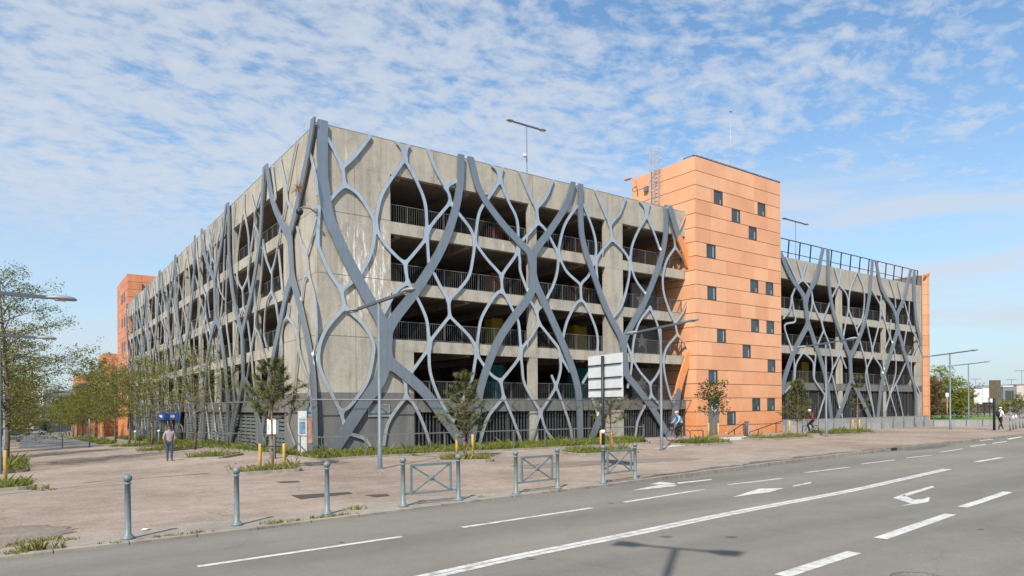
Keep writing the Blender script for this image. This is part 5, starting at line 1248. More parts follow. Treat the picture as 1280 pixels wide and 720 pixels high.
# ------------------------------------------------------------------ trees
def broad(h, th, cr, nl, leaves, ls, seed, up=.45, spread=.35, shape=1.0, r0=None, top=.93):
    random.seed(seed); tr = MB(); cw = MB(); r0 = r0 or h * .013
    bx, by = random.uniform(-.03, .03) * h, random.uniform(-.03, .03) * h
    tp = [(bx * t * t + math.sin(t * 5) * .01 * h, by * t * t, h * top * t) for t in [i / 8 for i in range(9)]]
    tr.tube(tp, [r0 * (1 - .85 * i / 8) for i in range(9)], 7)
    segs = []
    for i in range(nl):
        f = (i + .5) / nl; z = th + (h * top - th) * f ** 1.0; a = i * 2.399 + random.uniform(-.4, .4); t = z / (h * top); x0, y0 = bx * t * t, by * t * t
        L = cr * (math.sin(PI * min(1, .22 + .78 * f) * .93) ** .7 if shape else 1 - .8 * f) * random.uniform(.7, 1.1); e = up * random.uniform(.6, 1.4) + .5 * f
        P = [Vector((x0, y0, z))]; d = Vector((math.cos(a), math.sin(a), e)).normalized()
        for k in range(5):
            P.append(P[-1] + d * L / 5); d = (d + Vector((random.gauss(0, .12), random.gauss(0, .12), random.gauss(0, .08) - .05))).normalized()
        r = r0 * (.42 - .25 * f); tr.tube(P, [r, r * .8, r * .6, r * .45, r * .3, r * .15], 5, False); segs.append((P, L))
        for q in range(5):
            k = random.randint(1, 4); s = P[k]; a2 = a + random.choice((-1, 1)) * random.uniform(.4, 1.2); L2 = L * random.uniform(.25, .5)
            d2 = Vector((math.cos(a2), math.sin(a2), random.uniform(-.05, .6))).normalized(); P2 = [s, s + d2 * L2 * .5, s + d2 * L2 + Vector((0, 0, random.uniform(-.1, .1) * L2))]
            tr.tube(P2, [r * .35, r * .22, r * .1], 4, False); segs.append((P2, L2))
    tot = sum(s[1] for s in segs)
    for P, L in segs:
        n = int(leaves * L / tot); ncl = max(2, n // 14)
        for c in range(ncl):
            t = random.uniform(.25, 1.02) if len(P) > 3 else random.uniform(.1, 1.1); k = min(len(P) - 2, int(t * (len(P) - 1))); u = t * (len(P) - 1) - k; q = P[k].lerp(P[k + 1], u)
            sg = spread * random.uniform(.5, 1.2); q = q + Vector((random.gauss(0, sg), random.gauss(0, sg), random.gauss(0, sg * .6)))
            for i in range(n // ncl): leaf(cw, (q.x + random.gauss(0, .16), q.y + random.gauss(0, .16), q.z + random.gauss(0, .09)), ls)
    return tr, cw
def pine(h, seed, cr, base=.3, whorl=.42, dens=1.0, tuft=.2):
    random.seed(seed); tr = MB(); cw = MB(); r0 = .02 + h * .008
    tp = [(math.sin(i * .9 + seed) * .02 * h * i / 6, math.cos(i * .7 + seed) * .015 * h * i / 6, h * i / 6) for i in range(7)]
    tr.tube(tp, [r0 * (1 - .82 * i / 6) for i in range(7)], 7)
    def tuftat(q, d, n, s):
        for i in range(n):
            v = (Vector(d) * .75 + Vector((random.gauss(0, .6), random.gauss(0, .6), random.gauss(0, .55)))).normalized(); w = v.orthogonal().normalized() * .011; e = q + v * s * random.uniform(.7, 1.2); k = len(cw.v)
            cw.v += [tuple(q - w), tuple(q + w), tuple(e)]; cw._f((k, k + 1, k + 2))
    z = base * h
    while z < h * .97:
        f = (z / h - base) / (1 - base); n = random.randint(3, 5); a0 = random.uniform(0, 6.28); k = min(5, int(z / h * 6)); u = z / h * 6 - k; c = Vector(tp[k]).lerp(Vector(tp[k + 1]), u)
        for i in range(n):
            if random.random() > dens: continue
            a = a0 + 2 * PI * i / n + random.uniform(-.3, .3); L = cr * (1.0 - .78 * f) * random.uniform(.55, 1.15); P = [c]; d = Vector((math.cos(a), math.sin(a), .25))
            for q in range(4): P.append(P[-1] + d.normalized() * L / 4); d.z += .22
            tr.tube(P, [.018, .015, .012, .009, .006], 5, False)
            for q in range(1, 5):
                for s in range(2): tuftat(P[q].lerp(P[q - 1], s * .5), d.normalized(), 18 if q > 2 else 9, tuft * (1.15 if q > 2 else .8))
            for s in range(3):
                q = P[random.randint(2, 4)]; dd = Vector((math.cos(a + random.choice((-1, 1)) * .8), math.sin(a + random.choice((-1, 1)) * .8), .5)).normalized(); e = q + dd * L * .22; tr.tube([q, e], .006, 4, False); tuftat(e, dd, 22, tuft); tuftat(q.lerp(e, .5), dd, 12, tuft * .8)
        z += whorl * random.uniform(.8, 1.2)
    tuftat(Vector(tp[-1]), (0, 0, 1), 30, tuft); tuftat(Vector(tp[-1]) - Vector((0, 0, .15)), (0, 0, 1), 30, tuft)
    return tr, cw
def plant_tree(name, label, mbs, p, bark, leafm, cat='tree', group=None, rz=0, s=1.0):
    t = thing(name, label, cat, p, rz, group); t.scale = (s, s, s)
    mbs[0].build('trunk', M[bark], t); mbs[1].build('crown', M[leafm], t); return t
def stakes(label, p, offs, h=1.0, tie=True, pos=.78, dirv=(1, 0)):
    t = thing('tree_stakes', label, 'stakes', p, math.atan2(dirv[1], dirv[0]))
    for o in offs:
        m = MB(); m.lathe([(.055, -.05), (.055, h - .03), (.045, h)], (o, 0, 0), 8); m.build('stake', M['wood'], t)
    if tie and len(offs) > 1: m = MB(); m.bar((offs[0], .0, h * .9), (offs[1], .0, h * .9), .06, .03); m.build('tie', M['black'], t)
Rv = (R.x, R.y)
p = at(341, 588); plant_tree('pine_tree', 'young long-needled pine with a bare lower trunk, staked near the concrete corner', pine(3.75, 3, 1.45, .47, .3, 1.0, .25), p, 'bark_red', 'needle', group='young pines in the planting beds')
stakes('pair of yellow stakes holding the pine near the concrete corner', at(339.5, 588.5), (-.40, .44), .95, dirv=Rv)
p = at(581, 573); plant_tree('pine_tree', 'bushy young pine behind the first pedestrian barrier', pine(3.55, 11, 1.3, .28, .3, 1.0, .22), p, 'bark_red', 'needle', group='young pines in the planting beds')
stakes('pair of yellow stakes holding the bushy pine behind the first barrier', at(581, 574.5), (-.32, .32), 1.0, dirv=Rv)
p = at(763, 565); plant_tree('pine_tree', 'young pine half hidden behind the large white sign', pine(3.1, 19, 1.35, .42, .36, .9, .2), p, 'bark_red', 'needle', group='young pines in the planting beds')
stakes('pair of yellow stakes behind the pole of the large white sign', at(758, 565), (-.25, .26), 1.0, dirv=Rv)
p = at(997, 545); plant_tree('pine_tree', 'dense dark young pine right of the orange tower', pine(3.7, 23, 1.15, .26, .26, 1.0, .24), p, 'bark_red', 'needle', group='young pines in the planting beds')
stakes('single yellow stake beside the dense pine right of the orange tower', at(987, 546), (0,), 1.05)
p = at(1072, 541); plant_tree('pine_tree', 'sparse tall young pine near the right end of the car park', pine(4.3, 31, .8, .36, .62, .75, .22), p, 'bark_red', 'needle', group='young pines in the planting beds')
stakes('pair of yellow stakes holding the sparse pine near the right end', at(1070, 541), (-.22, .25), .95, dirv=Rv)
p = at(892, 552.5); plant_tree('leafy_tree', 'small round-crowned leafy tree in front of the orange tower', broad(3.55, 1.5, 1.05, 16, 1000, .15, 41, .6, .12), p, 'bark_red', 'leaf_dark')
stakes('pair of yellow stakes holding the small leafy tree by the orange tower', at(893.5, 553.5), (-.35, .2), 1.1, tie=False, dirv=Rv)
p1_ = at(7, 607); stakes('lone yellow stake in the bed at the left edge', p1_, (0,), 1.15)
# white cabinet on a post behind the first pine
p = at(341, 573.5); mpx = depth_at(p) / F; t = thing('cabinet', 'white metal cabinet on a dark post behind the pine near the corner', 'cabinet', p, angR)
MB().box((-.12, -.1, 0), (.12, .1, (573.5 - 542.6) * mpx)).build('post', M['fence_grey'], t); MB().box((-5.2 * mpx, -.16, (573.5 - 542.5) * mpx), (5.4 * mpx, .16, (573.5 - 523.6) * mpx)).build('box', M['white'], t); MB().box((-4.3 * mpx, -.163, (573.5 - 538) * mpx), (-2.4 * mpx, -.161, (573.5 - 530) * mpx)).build('sticker', simple('pale_blue_print', (.3, .42, .5), .5), t)
# avenue trees, right-hand row then left-hand row
A1 = plant_tree('avenue_tree', 'spring-leaved avenue tree rising from the bed beside the standing man', broad(6.3, 2.2, 3.2, 24, 5800, .085, 51, .25, .26), at(244, 562), 'bark', 'leaf_spring', group='trees along the right side of the avenue')
A2 = plant_tree('avenue_tree', 'avenue tree left of the blue entrance signs with crown over the facade', broad(6.6, 2.2, 3.5, 24, 6200, .09, 57, .25, .26), at(190, 558), 'bark', 'leaf_spring', group='trees along the right side of the avenue')
A3 = plant_tree('avenue_tree', 'olive-leaved avenue tree before the distant orange tower', broad(6.6, 2.0, 3.6, 24, 6500, .13, 63, .28, .36), (-3.9, 34, gz(-3.9, 34)), 'bark', 'leaf_olive', group='trees along the right side of the avenue')
A4 = plant_tree('avenue_tree', 'tall open-topped tree rising above the right side of the avenue', broad(9.4, 2.6, 3.4, 24, 6500, .17, 66, .5, .34, top=.97), (-4.2, 62, gz(-4.2, 62)), 'bark', 'leaf_olive', group='trees along the right side of the avenue')
gl = ('fourth tree in the right avenue row, before the lower orange tower', 'fifth tree in the right avenue row, just before the tall open-topped one')
def recopy(src, p, rz, s, label, group):
    c = copy_tree(src); c.location = p; c.rotation_euler.z = rz; c.scale = (s, s, s); c['label'] = label; c['group'] = group; return c
recopy(A3, (-4.0, 43, gz(-4, 43)), 2.1, .98, gl[0], 'trees along the right side of the avenue'); recopy(A2, (-4.1, 52, gz(-4, 52)), 4.0, .92, gl[1], 'trees along the right side of the avenue')
for k in range(9):
    y = 71 + k * 9.5; src = A3 if k % 2 else A4
    recopy(src, (-4.3, y, gz(-4.3, y)), k * 1.3, (.96 if k % 2 else .7), 'distant avenue tree merging into the far right-hand row', 'far trees of the right avenue row')
for k in range(10):
    y = 80 + k * 11; recopy(A3, (-7.6 if k > 6 else -2.6 - k * .1, y, gz(-3, y)), k * 2.3, 1.02, 'distant avenue tree merging into the far right-hand row', 'far trees of the right avenue row')
BT = plant_tree('broad_tree', 'big airy spring-leaved tree at the left edge overhanging the bed', broad(9.1, 1.6, 3.4, 48, 21000, .08, 71, .26, .27, top=.97), (-11.9, 8.0, gz(-11.9, 8)), 'bark', 'leaf_olive', group='trees along the left side of the avenue')
L2_ = plant_tree('broad_tree', 'second tree behind the big airy one at the left edge', broad(7.6, 1.3, 4.0, 32, 17000, .11, 77, .22, .4), (-12.5, 21, gz(-12.5, 21)), 'bark', 'leaf_olive', group='trees along the left side of the avenue')
for k, lab in enumerate(('third tree of the left avenue row, beyond the barrier', 'fourth tree of the left avenue row, darkening its trunk line', 'fifth tree of the left avenue row, near the parked cars')):
    y = 33 + k * 11; recopy(L2_ if k != 1 else A3, (-12.9, y, gz(-12.9, y)), 1.1 + k * 1.7, 1.0 + .05 * k, lab, 'trees along the left side of the avenue')
for k in range(6):
    y = 66 + k * 13; recopy(L2_, (-13.1 - .2 * k, y, gz(-13.1, y)), k * 1.9, 1.0, 'distant tree closing the far left-hand row', 'far trees of the left avenue row')
# hedge of big bushes past the right end
def at_d(px, d): r = ray(px, 500); return (CAM[0] + r[0] * d, CAM[1] + r[1] * d, -.15)
for k, (px, d, h, cr, lm, lab) in enumerate(((1163, 92, 5.6, 2.4, 'leaf_red', 'reddish bush nearest the narrow orange end tower'), (1177, 96, 7.4, 2.9, 'leaf_hedge', 'tallest yellow-green bush in the hedge past the car park'), (1191, 94, 5.6, 2.6, 'leaf_hedge', 'mid-height green bush behind the thin post with the white cap'), (1201, 98, 4.0, 2.2, 'leaf_olive', 'low olive bush at the right end of the hedge'), (1156, 100, 5.8, 2.4, 'leaf_hedge', 'green bush just emerging from behind the orange end tower'))):
    plant_tree('large_bush', lab, broad(h, .25, cr, 30, 5200, .2, 81 + k, .5, .5), at_d(px, d), 'bark', lm, 'bush', 'bushes past the right end of the car park')
for px, d, h, lm, lab in ((1254, 120, 2.6, 'leaf_hedge', 'small round bush in front of the grey building'), (1272, 118, 3.6, 'leaf_olive', 'pale olive bush at the right edge'), (1214, 122, 5.5, 'leaf_red', 'bare reddish bush left of the white billboard'), (1232, 140, 3.5, 'leaf_red', 'reddish thicket under the white billboard')):
    plant_tree('bush', lab, broad(h, .2, h * .55, 18, 1700, .22, int(px), .5, .4), at_d(px, d), 'bark', lm, 'bush')
# lawn beyond the low wall
q = [at(1150, 529), at(1247, 527.5), at_d(1250, 125), at_d(1150, 150)]; b = MB(); b.v = [(v[0], v[1], .02) for v in q]; b._f((0, 1, 2, 3)); structure(b.build('lawn', M['lawn'])); flip_up(bpy.data.objects['lawn.003'])
for o in list(bpy.data.objects):
    if o.name.startswith('lawn') and o.data.name.endswith('.003'): o.data.materials[0] = simple('bright_lawn', (.10, .17, .03), .95, 0, .25, 2)
# far treeline
random.seed(33); b = MB()
for i in range(2600):
    a = random.uniform(-.62, .75); d = random.uniform(330, 420); v = R * math.tan(a) * d + Dp * d; hh = 7 + 4 * math.sin(a * 40) + 3 * math.sin(a * 97)
    p = (CAM[0] + v.x, CAM[1] + v.y, random.uniform(-4, max(2, hh)))
    for k in range(5): leaf(b, (p[0] + random.gauss(0, 1.5), p[1] + random.gauss(0, 1.5), p[2] + random.gauss(0, 1)), 2.2)
stuff(b.build('treeline', M['leaf_olive']), 'far-off belt of trees along the horizon', 'trees')
# ------------------------------------------------------------------ far buildings and cars
def fbox(name, label, pxa, pxb, d, z0, z1, dep, mat, cat='building'):
    A = at_d(pxa, d); B = at_d(pxb, d); t = thing(name, label, cat, ((A[0] + B[0]) / 2, (A[1] + B[1]) / 2, 0), angR); w = math.hypot(B[0] - A[0], B[1] - A[1]) / 2
    MB().box((-w, 0, z0), (w, dep, z1)).build('wall', M[mat], t); return t, w
z = lambda py, d: EYE + (503.6 - py) / F * d
d = 150; t, w = fbox('office_building', 'far grey flat-roofed building beside the brown sign back', 1254, 1271, d, -.5, z(483, d), 14, 'far_grey')
MB().box((-w * .7, -.05, z(501, d)), (w * .9, -.002, z(488, d))).build('window', M['glass'], t); MB().box((-w - .1, -.1, z(483, d)), (w + .1, 14.1, z(481.6, d))).build('roof', M['far_white'], t)
t, w = fbox('office_building', 'far beige building block cut by the right edge of the photo', 1271, 1310, d - 1, z(501, d), z(481, d), 14, 'pale_path'); MB().box((-w, .3, -.5), (w, 13.8, z(501.2, d))).build('lower_wall', M['far_grey'], t)
MB().box((-w - .1, -.1, z(481, d)), (w + .1, 14.1, z(480, d))).build('roof', M['far_grey'], t)
t, w = fbox('shed', 'low dark shed left of the far grey building', 1240, 1255, 158, -.5, z(492, 158), 10, 'far_dark'); MB().box((-w, -.1, z(492, 158)), (w, 10, z(490.5, 158))).build('roof', M['far_grey'], t)
t, w = fbox('shed', 'pale slope-roofed hall left of the white billboard', 1199, 1212, 170, -.5, z(490, 170), 12, 'far_grey'); MB().prism([(-w, -.2, z(490, 170)), (w, -.2, z(488, 170)), (w, -.2, z(489.8, 170))], (0, 12.4, 0)).build('roof', M['far_white'], t)
d = 175; zz_ = lambda py: EYE + (512.8 - py) / F * d
t, w = fbox('stadium_building', 'tall white slab building at the end of the avenue', 39, 54, d, zz_(527), zz_(487.5), 12, 'far_white')
b = MB(); b.prism([(-w * 1.9, -.1, zz_(542)), (-w * .6, -.1, zz_(542)), (-w * .3, -.1, zz_(512)), (-w * 1.0, -.1, zz_(510))], (0, 8, 0)); b.build('pylon', M['pale_path'], t)
b = MB(); b.prism([(-w * 5.5, 4, zz_(541)), (-w * 1.6, 4, zz_(541)), (-w * 1.5, 4, zz_(526)), (-w * 5.5, 4, zz_(535))], (0, 10, 0)); b.build('roof', M['far_dark'], t)
MB().box((w * .2, 3, zz_(545)), (w * 1.05, 11, zz_(527.2))).build('base', M['far_grey'], t)
def car(label, p, rz, mat, L=4.2, W_=1.75):
    t = thing('parked_car', label, 'car', p, rz); b = MB()
    side = [(-L / 2, .35), (-L / 2, .8), (-L * .40, .92), (-L * .22, 1.42), (L * .16, 1.44), (L * .30, .95), (L * .48, .82), (L / 2, .6), (L / 2, .35)]
    b.prism([(x, -W_ / 2, z_) for x, z_ in side], (0, W_, 0)); b.build('body', mat, t, recalc=True)
    g = MB()
    for s in (-1, 1): g.prism([(x, s * (W_ / 2 + .004), z_) for x, z_ in ((-L * .36, .95), (-L * .21, 1.36), (L * .14, 1.38), (L * .26, .97))], (0, s * .004, 0))
    g.prism([(L * .30 + .005, -.7, .98), (L * .17 + .005, -.62, 1.40), (L * .17 + .005, .62, 1.40), (L * .30 + .005, .7, .98)], (.004, 0, .004)); g.prism([(-L * .40 - .004, -.7, .96), (-L * .225 - .004, -.62, 1.39), (-L * .225 - .004, .62, 1.39), (-L * .40 - .004, .7, .96)], (-.004, 0, .004)); g.build('window', M['glass'], t, recalc=True)
    for x in (-L * .3, L * .31):
        for s in (-1, 1): w_ = MB(); w_.tube([(x, s * (W_ / 2 - .16), .31), (x, s * (W_ / 2 + .01), .31)], .31, 12); w_.build('wheel', M['tyre'], t, recalc=True)
    for s in (-.62, .62): MB().box((L / 2 - .02, s - .16, .62), (L / 2 + .012, s + .16, .74)).build('headlight', M['white'], t)
p = (CAM[0] + ray(7, 545)[0] * 92, CAM[1] + ray(7, 545)[1] * 92); car('pale blue car half hidden by the trunks at the left edge', (p[0], p[1], gz(*p)), 2.2, M['car_paint'])
p = (CAM[0] + ray(43, 541)[0] * 160, CAM[1] + ray(43, 541)[1] * 160); car('far silver car at the end of the avenue', (p[0], p[1], gz(*p)), .2, M['car_paint'])
# ------------------------------------------------------------------ people and bicycles
M['skin'] = simple('skin', (.50, .30, .22), .55, 0, .06); M['skin_dark'] = simple('deep_skin', (.16, .09, .065), .55, 0, .06)
def cloth(n, c): return simple(n, c, .85, 0, .16, 14)
BASE = dict(pelvis=(0, 0, .95), waist=(0, 0, 1.10), chest=(0, .0, 1.30), neck=(0, .0, 1.47), head0=(0, .015, 1.555), head=(0, .02, 1.64), top=(0, .01, 1.715),
  shL=(-.17, 0, 1.42), elL=(-.23, -.02, 1.14), wrL=(-.23, .10, .92), paL=(-.23, .13, .86), shR=(.17, 0, 1.42), elR=(.23, -.02, 1.14), wrR=(.23, .10, .92), paR=(.23, .13, .86),
  hiL=(-.09, 0, .90), knL=(-.10, .02, .50), anL=(-.10, -.01, .10), toL=(-.12, .15, .04), hiR=(.09, 0, .90), knR=(.10, .02, .50), anR=(.10, -.01, .10), toR=(.12, .15, .04))
EDG = [('pelvis', 'waist', 1), ('waist', 'chest', 1), ('chest', 'neck', 1), ('neck', 'head0', 0), ('head0', 'head', 0), ('head', 'top', 0)]
for s in 'LR': EDG += [('chest', 'sh' + s, 1), ('sh' + s, 'el' + s, 1), ('el' + s, 'wr' + s, 1), ('wr' + s, 'pa' + s, 0), ('pelvis', 'hi' + s, 2), ('hi' + s, 'kn' + s, 2), ('kn' + s, 'an' + s, 2), ('an' + s, 'to' + s, 3)]
RAD = dict(pelvis=(.15, .115), waist=(.135, .10), chest=(.165, .12), neck=(.06, .06), head0=(.07, .08), head=(.082, .098), top=(.055, .065), sh=(.075, .075), el=(.05, .05), wr=(.034, .03), pa=(.042, .022), hi=(.098, .105), kn=(.066, .066), an=(.046, .05), to=(.04, .032))
def person(label, p, rz, pose, mats, s=1.0, hair=None, helmet=None, extra=None, sleeves=None):
    J = dict(BASE); J.update(pose); names = list(J); me = bpy.data.meshes.new('person'); me.from_pydata([J[n] for n in names], [(names.index(a), names.index(b)) for a, b, m in EDG], [])
    o = bpy.data.objects.new('person', me); COL.objects.link(o); o.modifiers.new('skin', 'SKIN'); sub = o.modifiers.new('sub', 'SUBSURF'); sub.levels = 2
    sv = me.skin_vertices[0].data
    for i, n in enumerate(names): r = RAD.get(n) or RAD[n[:2]]; sv[i].radius = r; sv[i].use_root = (n == 'pelvis')
    dg = bpy.context.evaluated_depsgraph_get(); ev = o.evaluated_get(dg); m2 = bpy.data.meshes.new_from_object(ev); o.modifiers.clear(); o.data = m2; o.name = 'person'
    m2.materials.clear()
    for m in mats: m2.materials.append(m)
    ed = [(Vector(J[a]), Vector(J[b]), m, a, b) for a, b, m in EDG]
    for f in m2.polygons:
        c = f.center; best = 1e9; bm_ = 0
        for a, b, m, na, nb in ed:
            d = b - a; t = max(0, min(1, (c - a).dot(d) / d.length_squared)); q = (c - a - d * t).length - .05 * (m in (1, 2))
            if sleeves is not None and na.startswith('el') and t > sleeves: m = 0
            if q < best: best = q; bm_ = m
        f.material_index = bm_; f.use_smooth = True
    # face, ears, fingers joined into the same body mesh
    mb = MB(); h = Vector(J['head']); n0 = Vector(J['head0']); up = (Vector(J['top']) - n0).normalized(); fw = Vector((0, 1, 0)); fw = (fw - up * fw.dot(up)).normalized(); rt = fw.cross(up)
    def W_(x, y, z_): return h + rt * x + fw * y + up * z_
    mb.mi = 0; mb.ell(W_(0, .10, -.02), (.016, .022, .026), 8, 6)
    for sx in (-1, 1): mb.ell(W_(sx * .085, 0, -.01), (.014, .024, .034), 8, 6)
    mb.mi = 4
    for sx in (-1, 1): mb.ell(W_(sx * .034, .083, .012), (.012, .008, .008), 8, 6)
    mb.ell(W_(0, .086, -.062), (.026, .008, .007), 8, 6); mb.mi = 0
    for sd in 'LR':
        pa, wr = Vector(J['pa' + sd]), Vector(J['wr' + sd]); d = (pa - wr).normalized(); sd_ = d.cross(Vector((0, 1, 0) if abs(d.y) < .8 else (0, 0, 1))).normalized(); cu = d.cross(sd_)
        for k in range(4):
            b0 = pa + sd_ * (k - 1.5) * .018; L = (.075, .085, .08, .062)[k]; p1 = b0 + d * L * .5 + cu * .008; p2 = p1 + d * L * .35 + cu * .03; mb.tube([b0, p1, p2], [.0095, .009, .007], 6)
        b0 = wr + d * .02 + sd_ * .03; mb.tube([b0, b0 + d * .035 + sd_ * .022, b0 + d * .065 + sd_ * .024 + cu * .015], [.012, .010, .008], 6)
    bm = bmesh.new(); bm.from_mesh(m2); tmp = mb.mesh('tmp', mats); bm.from_mesh(tmp); bm.to_mesh(m2); bm.free()
    if hair:
        b = MB(); b.ell(h + up * .028 - fw * .016, (.092, .104, .082), 14, 8); bm = bmesh.new(); q = b.build('hair', hair, o)
        bm.from_mesh(q.data); bmesh.ops.delete(bm, geom=[v for v in bm.verts if (v.co - h).dot(fw) > .05 and (v.co - h).dot(up) < .055 or (v.co - h).dot(up) < -.04], context='VERTS'); bm.to_mesh(q.data); bm.free()
    if helmet:
        b = MB(); b.ell(h + up * .05 - fw * .01, (.105, .135, .085), 16, 10); q = b.build('helmet', helmet, o); bm = bmesh.new(); bm.from_mesh(q.data); bmesh.ops.delete(bm, geom=[v for v in bm.verts if (v.co - h).dot(up) < .03], context='VERTS'); bm.to_mesh(q.data); bm.free()
    if extra: extra(o, J)
    o.location = p; o.rotation_euler = (0, 0, rz); o.scale = (s, s, s); tag(o, label, 'person'); return o
M['jeans'] = cloth('dark_blue_jeans', (.045, .065, .11)); M['shirt'] = cloth('mauve_grey_shirt', (.30, .25, .25)); M['shoe'] = simple('shoe', (.05, .05, .055), .6); M['blackcloth'] = cloth('black_cloth', (.018, .018, .022))
M['sky_jacket'] = cloth('light_blue_jacket', (.22, .38, .52)); M['maroon'] = cloth('maroon_vest', (.16, .035, .045)); M['whitecloth'] = cloth('white_cloth', (.66, .66, .68)); M['hairm'] = simple('dark_hair', (.025, .018, .014), .6); M['helm_w'] = simple('white_helmet', (.78, .76, .74), .3); M['helm_p'] = simple('pink_white_helmet', (.72, .42, .40), .35, 0, .35, 18); M['eye'] = simple('eye_dark', (.03, .02, .02), .3)
def heading(v): return math.atan2(-v[0], v[1])            # local +Y turned towards v
camv = Vector((CAM[0], CAM[1], 0))
# standing man facing the viewer, paper in hand
p = at(212, 576.3); d = camv - Vector((p[0], p[1], 0))
def paper(o, J):
    w = Vector(J['paR']); b = MB(); b.box((w.x - .02, w.y - .10, w.z - .14), (w.x + .002, w.y + .14, w.z + .10)); b.build('paper', M['white'], o)
person('person standing on the pavement in a mauve-grey shirt and dark jeans, holding white paper', p, heading(d) + .15, dict(elR=(.27, .0, 1.16), wrR=(.25, .16, 1.0), paR=(.24, .21, .97), elL=(-.26, -.03, 1.15), wrL=(-.20, .12, .98), paL=(-.17, .16, .94), hiL=(-.085, 0, .90), anL=(-.09, -.01, .10), toL=(-.12, .15, .04), anR=(.09, -.01, .10), toR=(.12, .15, .04)), [M['skin_dark'], M['shirt'], M['jeans'], M['shoe'], M['eye']], .945, hair=M['hairm'], sleeves=.35)
bpy.context.view_layer.update()
# walker with backpack
p = at(1250.5, 537)
def pack(o, J):
    b = MB(); b.ell((0, -.21, 1.22), (.165, .13, .25), 14, 10); b.build('backpack', M['blackcloth'], o); c = MB(); c.tube([(-.11, -.1, 1.46), (-.12, .09, 1.40), (-.13, .1, 1.2), (-.14, -.08, 1.02)], .022, 6); c.tube([(.11, -.1, 1.46), (.12, .09, 1.40), (.13, .1, 1.2), (.14, -.08, 1.02)], .022, 6); c.build('strap', M['blackcloth'], o)
    cp = MB(); h = Vector(J['head']); cp.ell(h + Vector((0, -.005, .045)), (.098, .112, .075), 14, 8); cp.ell(h + Vector((0, .12, .04)), (.07, .08, .012), 10, 6); cp.build('cap', M['whitecloth'], o)
person('person in dark clothes and white cap walking with a black backpack beside the brown sign', p, heading((.86, -.4)), dict(knL=(-.10, .16, .52), anL=(-.10, .30, .12), toL=(-.11, .44, .06), knR=(.10, -.02, .50), anR=(.10, -.28, .14), toR=(.11, -.16, .04), elL=(-.24, -.12, 1.16), wrL=(-.23, -.02, .94), paL=(-.23, .02, .88), elR=(.24, .04, 1.15), wrR=(.22, .22, .99), paR=(.22, .27, .95)), [M['skin'], M['whitecloth'], M['blackcloth'], M['shoe'], M['eye']], 1.03, hair=M['hairm'], extra=pack)
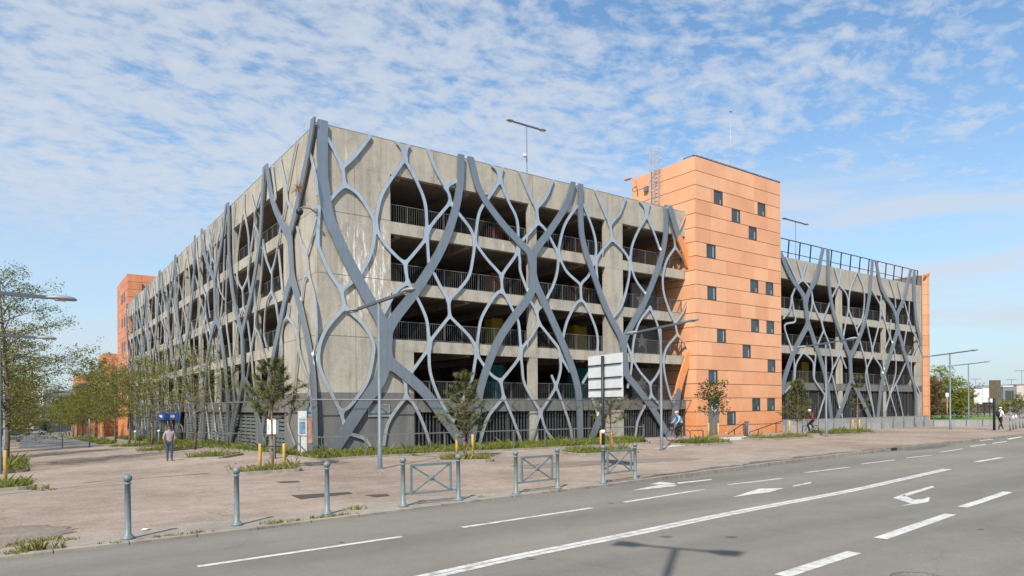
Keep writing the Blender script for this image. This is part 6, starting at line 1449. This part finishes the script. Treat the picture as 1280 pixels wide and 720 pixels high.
# bicycles
def bicycle(label, p, rz, col, basket=False):
    t = thing('bicycle', label, 'bicycle', p, rz, 'bicycles on the cycle path')
    f = MB(); BB = (0, -.05, .28); st = (0, -.20, .80); hd = (0, .33, .86); rh = (0, -.52, .335); fh = (0, .54, .335)
    for a, c, r in ((BB, st, .017), (st, (0, .335, .82), .016), (BB, (0, .35, .74), .019), (BB, rh, .011), (st, rh, .010), ((0, .36, .70), hd, .019)): f.tube([a, c], r, 8)
    f.build('frame', col, t); k = MB(); k.tube([(0, .37, .69), (.05, .40, .6), (.05, .54, .335)], .012, 6); k.tube([(0, .37, .69), (-.05, .40, .6), (-.05, .54, .335)], .012, 6); k.build('fork', col, t)
    for c in (rh, fh):
        w = MB(); n = 28
        ring = [(c[0], c[1] + .318 * math.cos(2 * PI * i / n), c[2] + .318 * math.sin(2 * PI * i / n)) for i in range(n + 1)]; w.tube(ring, .019, 6, False); wo = w.build('wheel', M['tyre'], t)
        r2 = MB(); r2.tube([(c[0], c[1] + .295 * math.cos(2 * PI * i / n), c[2] + .295 * math.sin(2 * PI * i / n)) for i in range(n + 1)], .009, 5, False); r2.build('rim', M['spoke'], wo)
        sp = MB()
        for i in range(14): a = 2 * PI * i / 14; sp.bar(c, (c[0], c[1] + .29 * math.cos(a), c[2] + .29 * math.sin(a)), .005)
        sp.tube([(c[0] - .04, c[1], c[2]), (c[0] + .04, c[1], c[2])], .025, 8); sp.build('spokes', M['spoke'], wo)
    s = MB(); s.tube([st, (0, -.235, .93)], .013, 6); s.ell((0, -.25, .945), (.075, .135, .03), 10, 6); s.build('saddle', M['black'], t)
    h = MB(); h.tube([hd, (0, .36, 1.0)], .014, 6); h.tube([(-.29, .28, 1.04), (-.2, .36, 1.03), (0, .38, 1.0), (.2, .36, 1.03), (.29, .28, 1.04)], .013, 6); h.build('handlebar', M['black'], t)
    c = MB(); c.tube([(-.05, -.05, .28), (.05, -.05, .28)], .03, 8); c.bar((.06, -.05, .28), (.06, .05, .15), .018); c.bar((-.06, -.05, .28), (-.06, -.15, .41), .018); c.box((.05, .0, .13), (.15, .1, .15)); c.box((-.15, -.2, .40), (-.05, -.1, .42)); c.build('crank', M['spoke'], t)
    if basket: b = MB(); b.box((-.18, .42, .84), (.18, .68, 1.06)); b.build('bag', M['black'], t)
    return t
CYP = dict(pelvis=(0, -.22, 1.02), waist=(0, -.16, 1.15), chest=(0, -.02, 1.34), neck=(0, .06, 1.49), head0=(0, .09, 1.565), head=(0, .115, 1.645), top=(0, .105, 1.72), shL=(-.17, .02, 1.44), shR=(.17, .02, 1.44), elL=(-.26, .12, 1.2), elR=(.26, .12, 1.2), wrL=(-.27, .26, 1.08), wrR=(.27, .26, 1.08), paL=(-.27, .30, 1.065), paR=(.27, .30, 1.065),
  hiL=(-.09, -.20, .97), hiR=(.09, -.20, .97), knR=(.11, .16, .66), anR=(.10, .0, .25), toR=(.11, .13, .175), knL=(-.11, .22, .84), anL=(-.10, -.14, .53), toL=(-.11, -.02, .445))
p = at(848, 551.2); hv = Vector((-.90, .28)); rz = heading(hv)
bicycle('dark bicycle ridden in front of the gap beside the orange tower', p, rz, M['black'], True)
person('cyclist in a light blue jacket and pink-white helmet left of the orange tower', p, rz, CYP, [M['skin'], M['sky_jacket'], M['blackcloth'], M['shoe'], M['eye']], 1.0, hair=M['hairm'], helmet=M['helm_p'])
p = at(1013.5, 543.3); hv = Vector((-.97, .16)); rz = heading(hv)
bicycle('dark bicycle ridden right of the orange tower near a street lamp', p, rz, M['dark_metal'])
def sleeves_(o, J): pass
person('cyclist in a maroon top with pale sleeves and white helmet near the dense pine', p, rz, CYP, [M['skin'], M['maroon'], M['blackcloth'], M['shoe'], M['eye']], 1.0, hair=M['hairm'], helmet=M['helm_w'], sleeves=9)
bpy.context.view_layer.update()
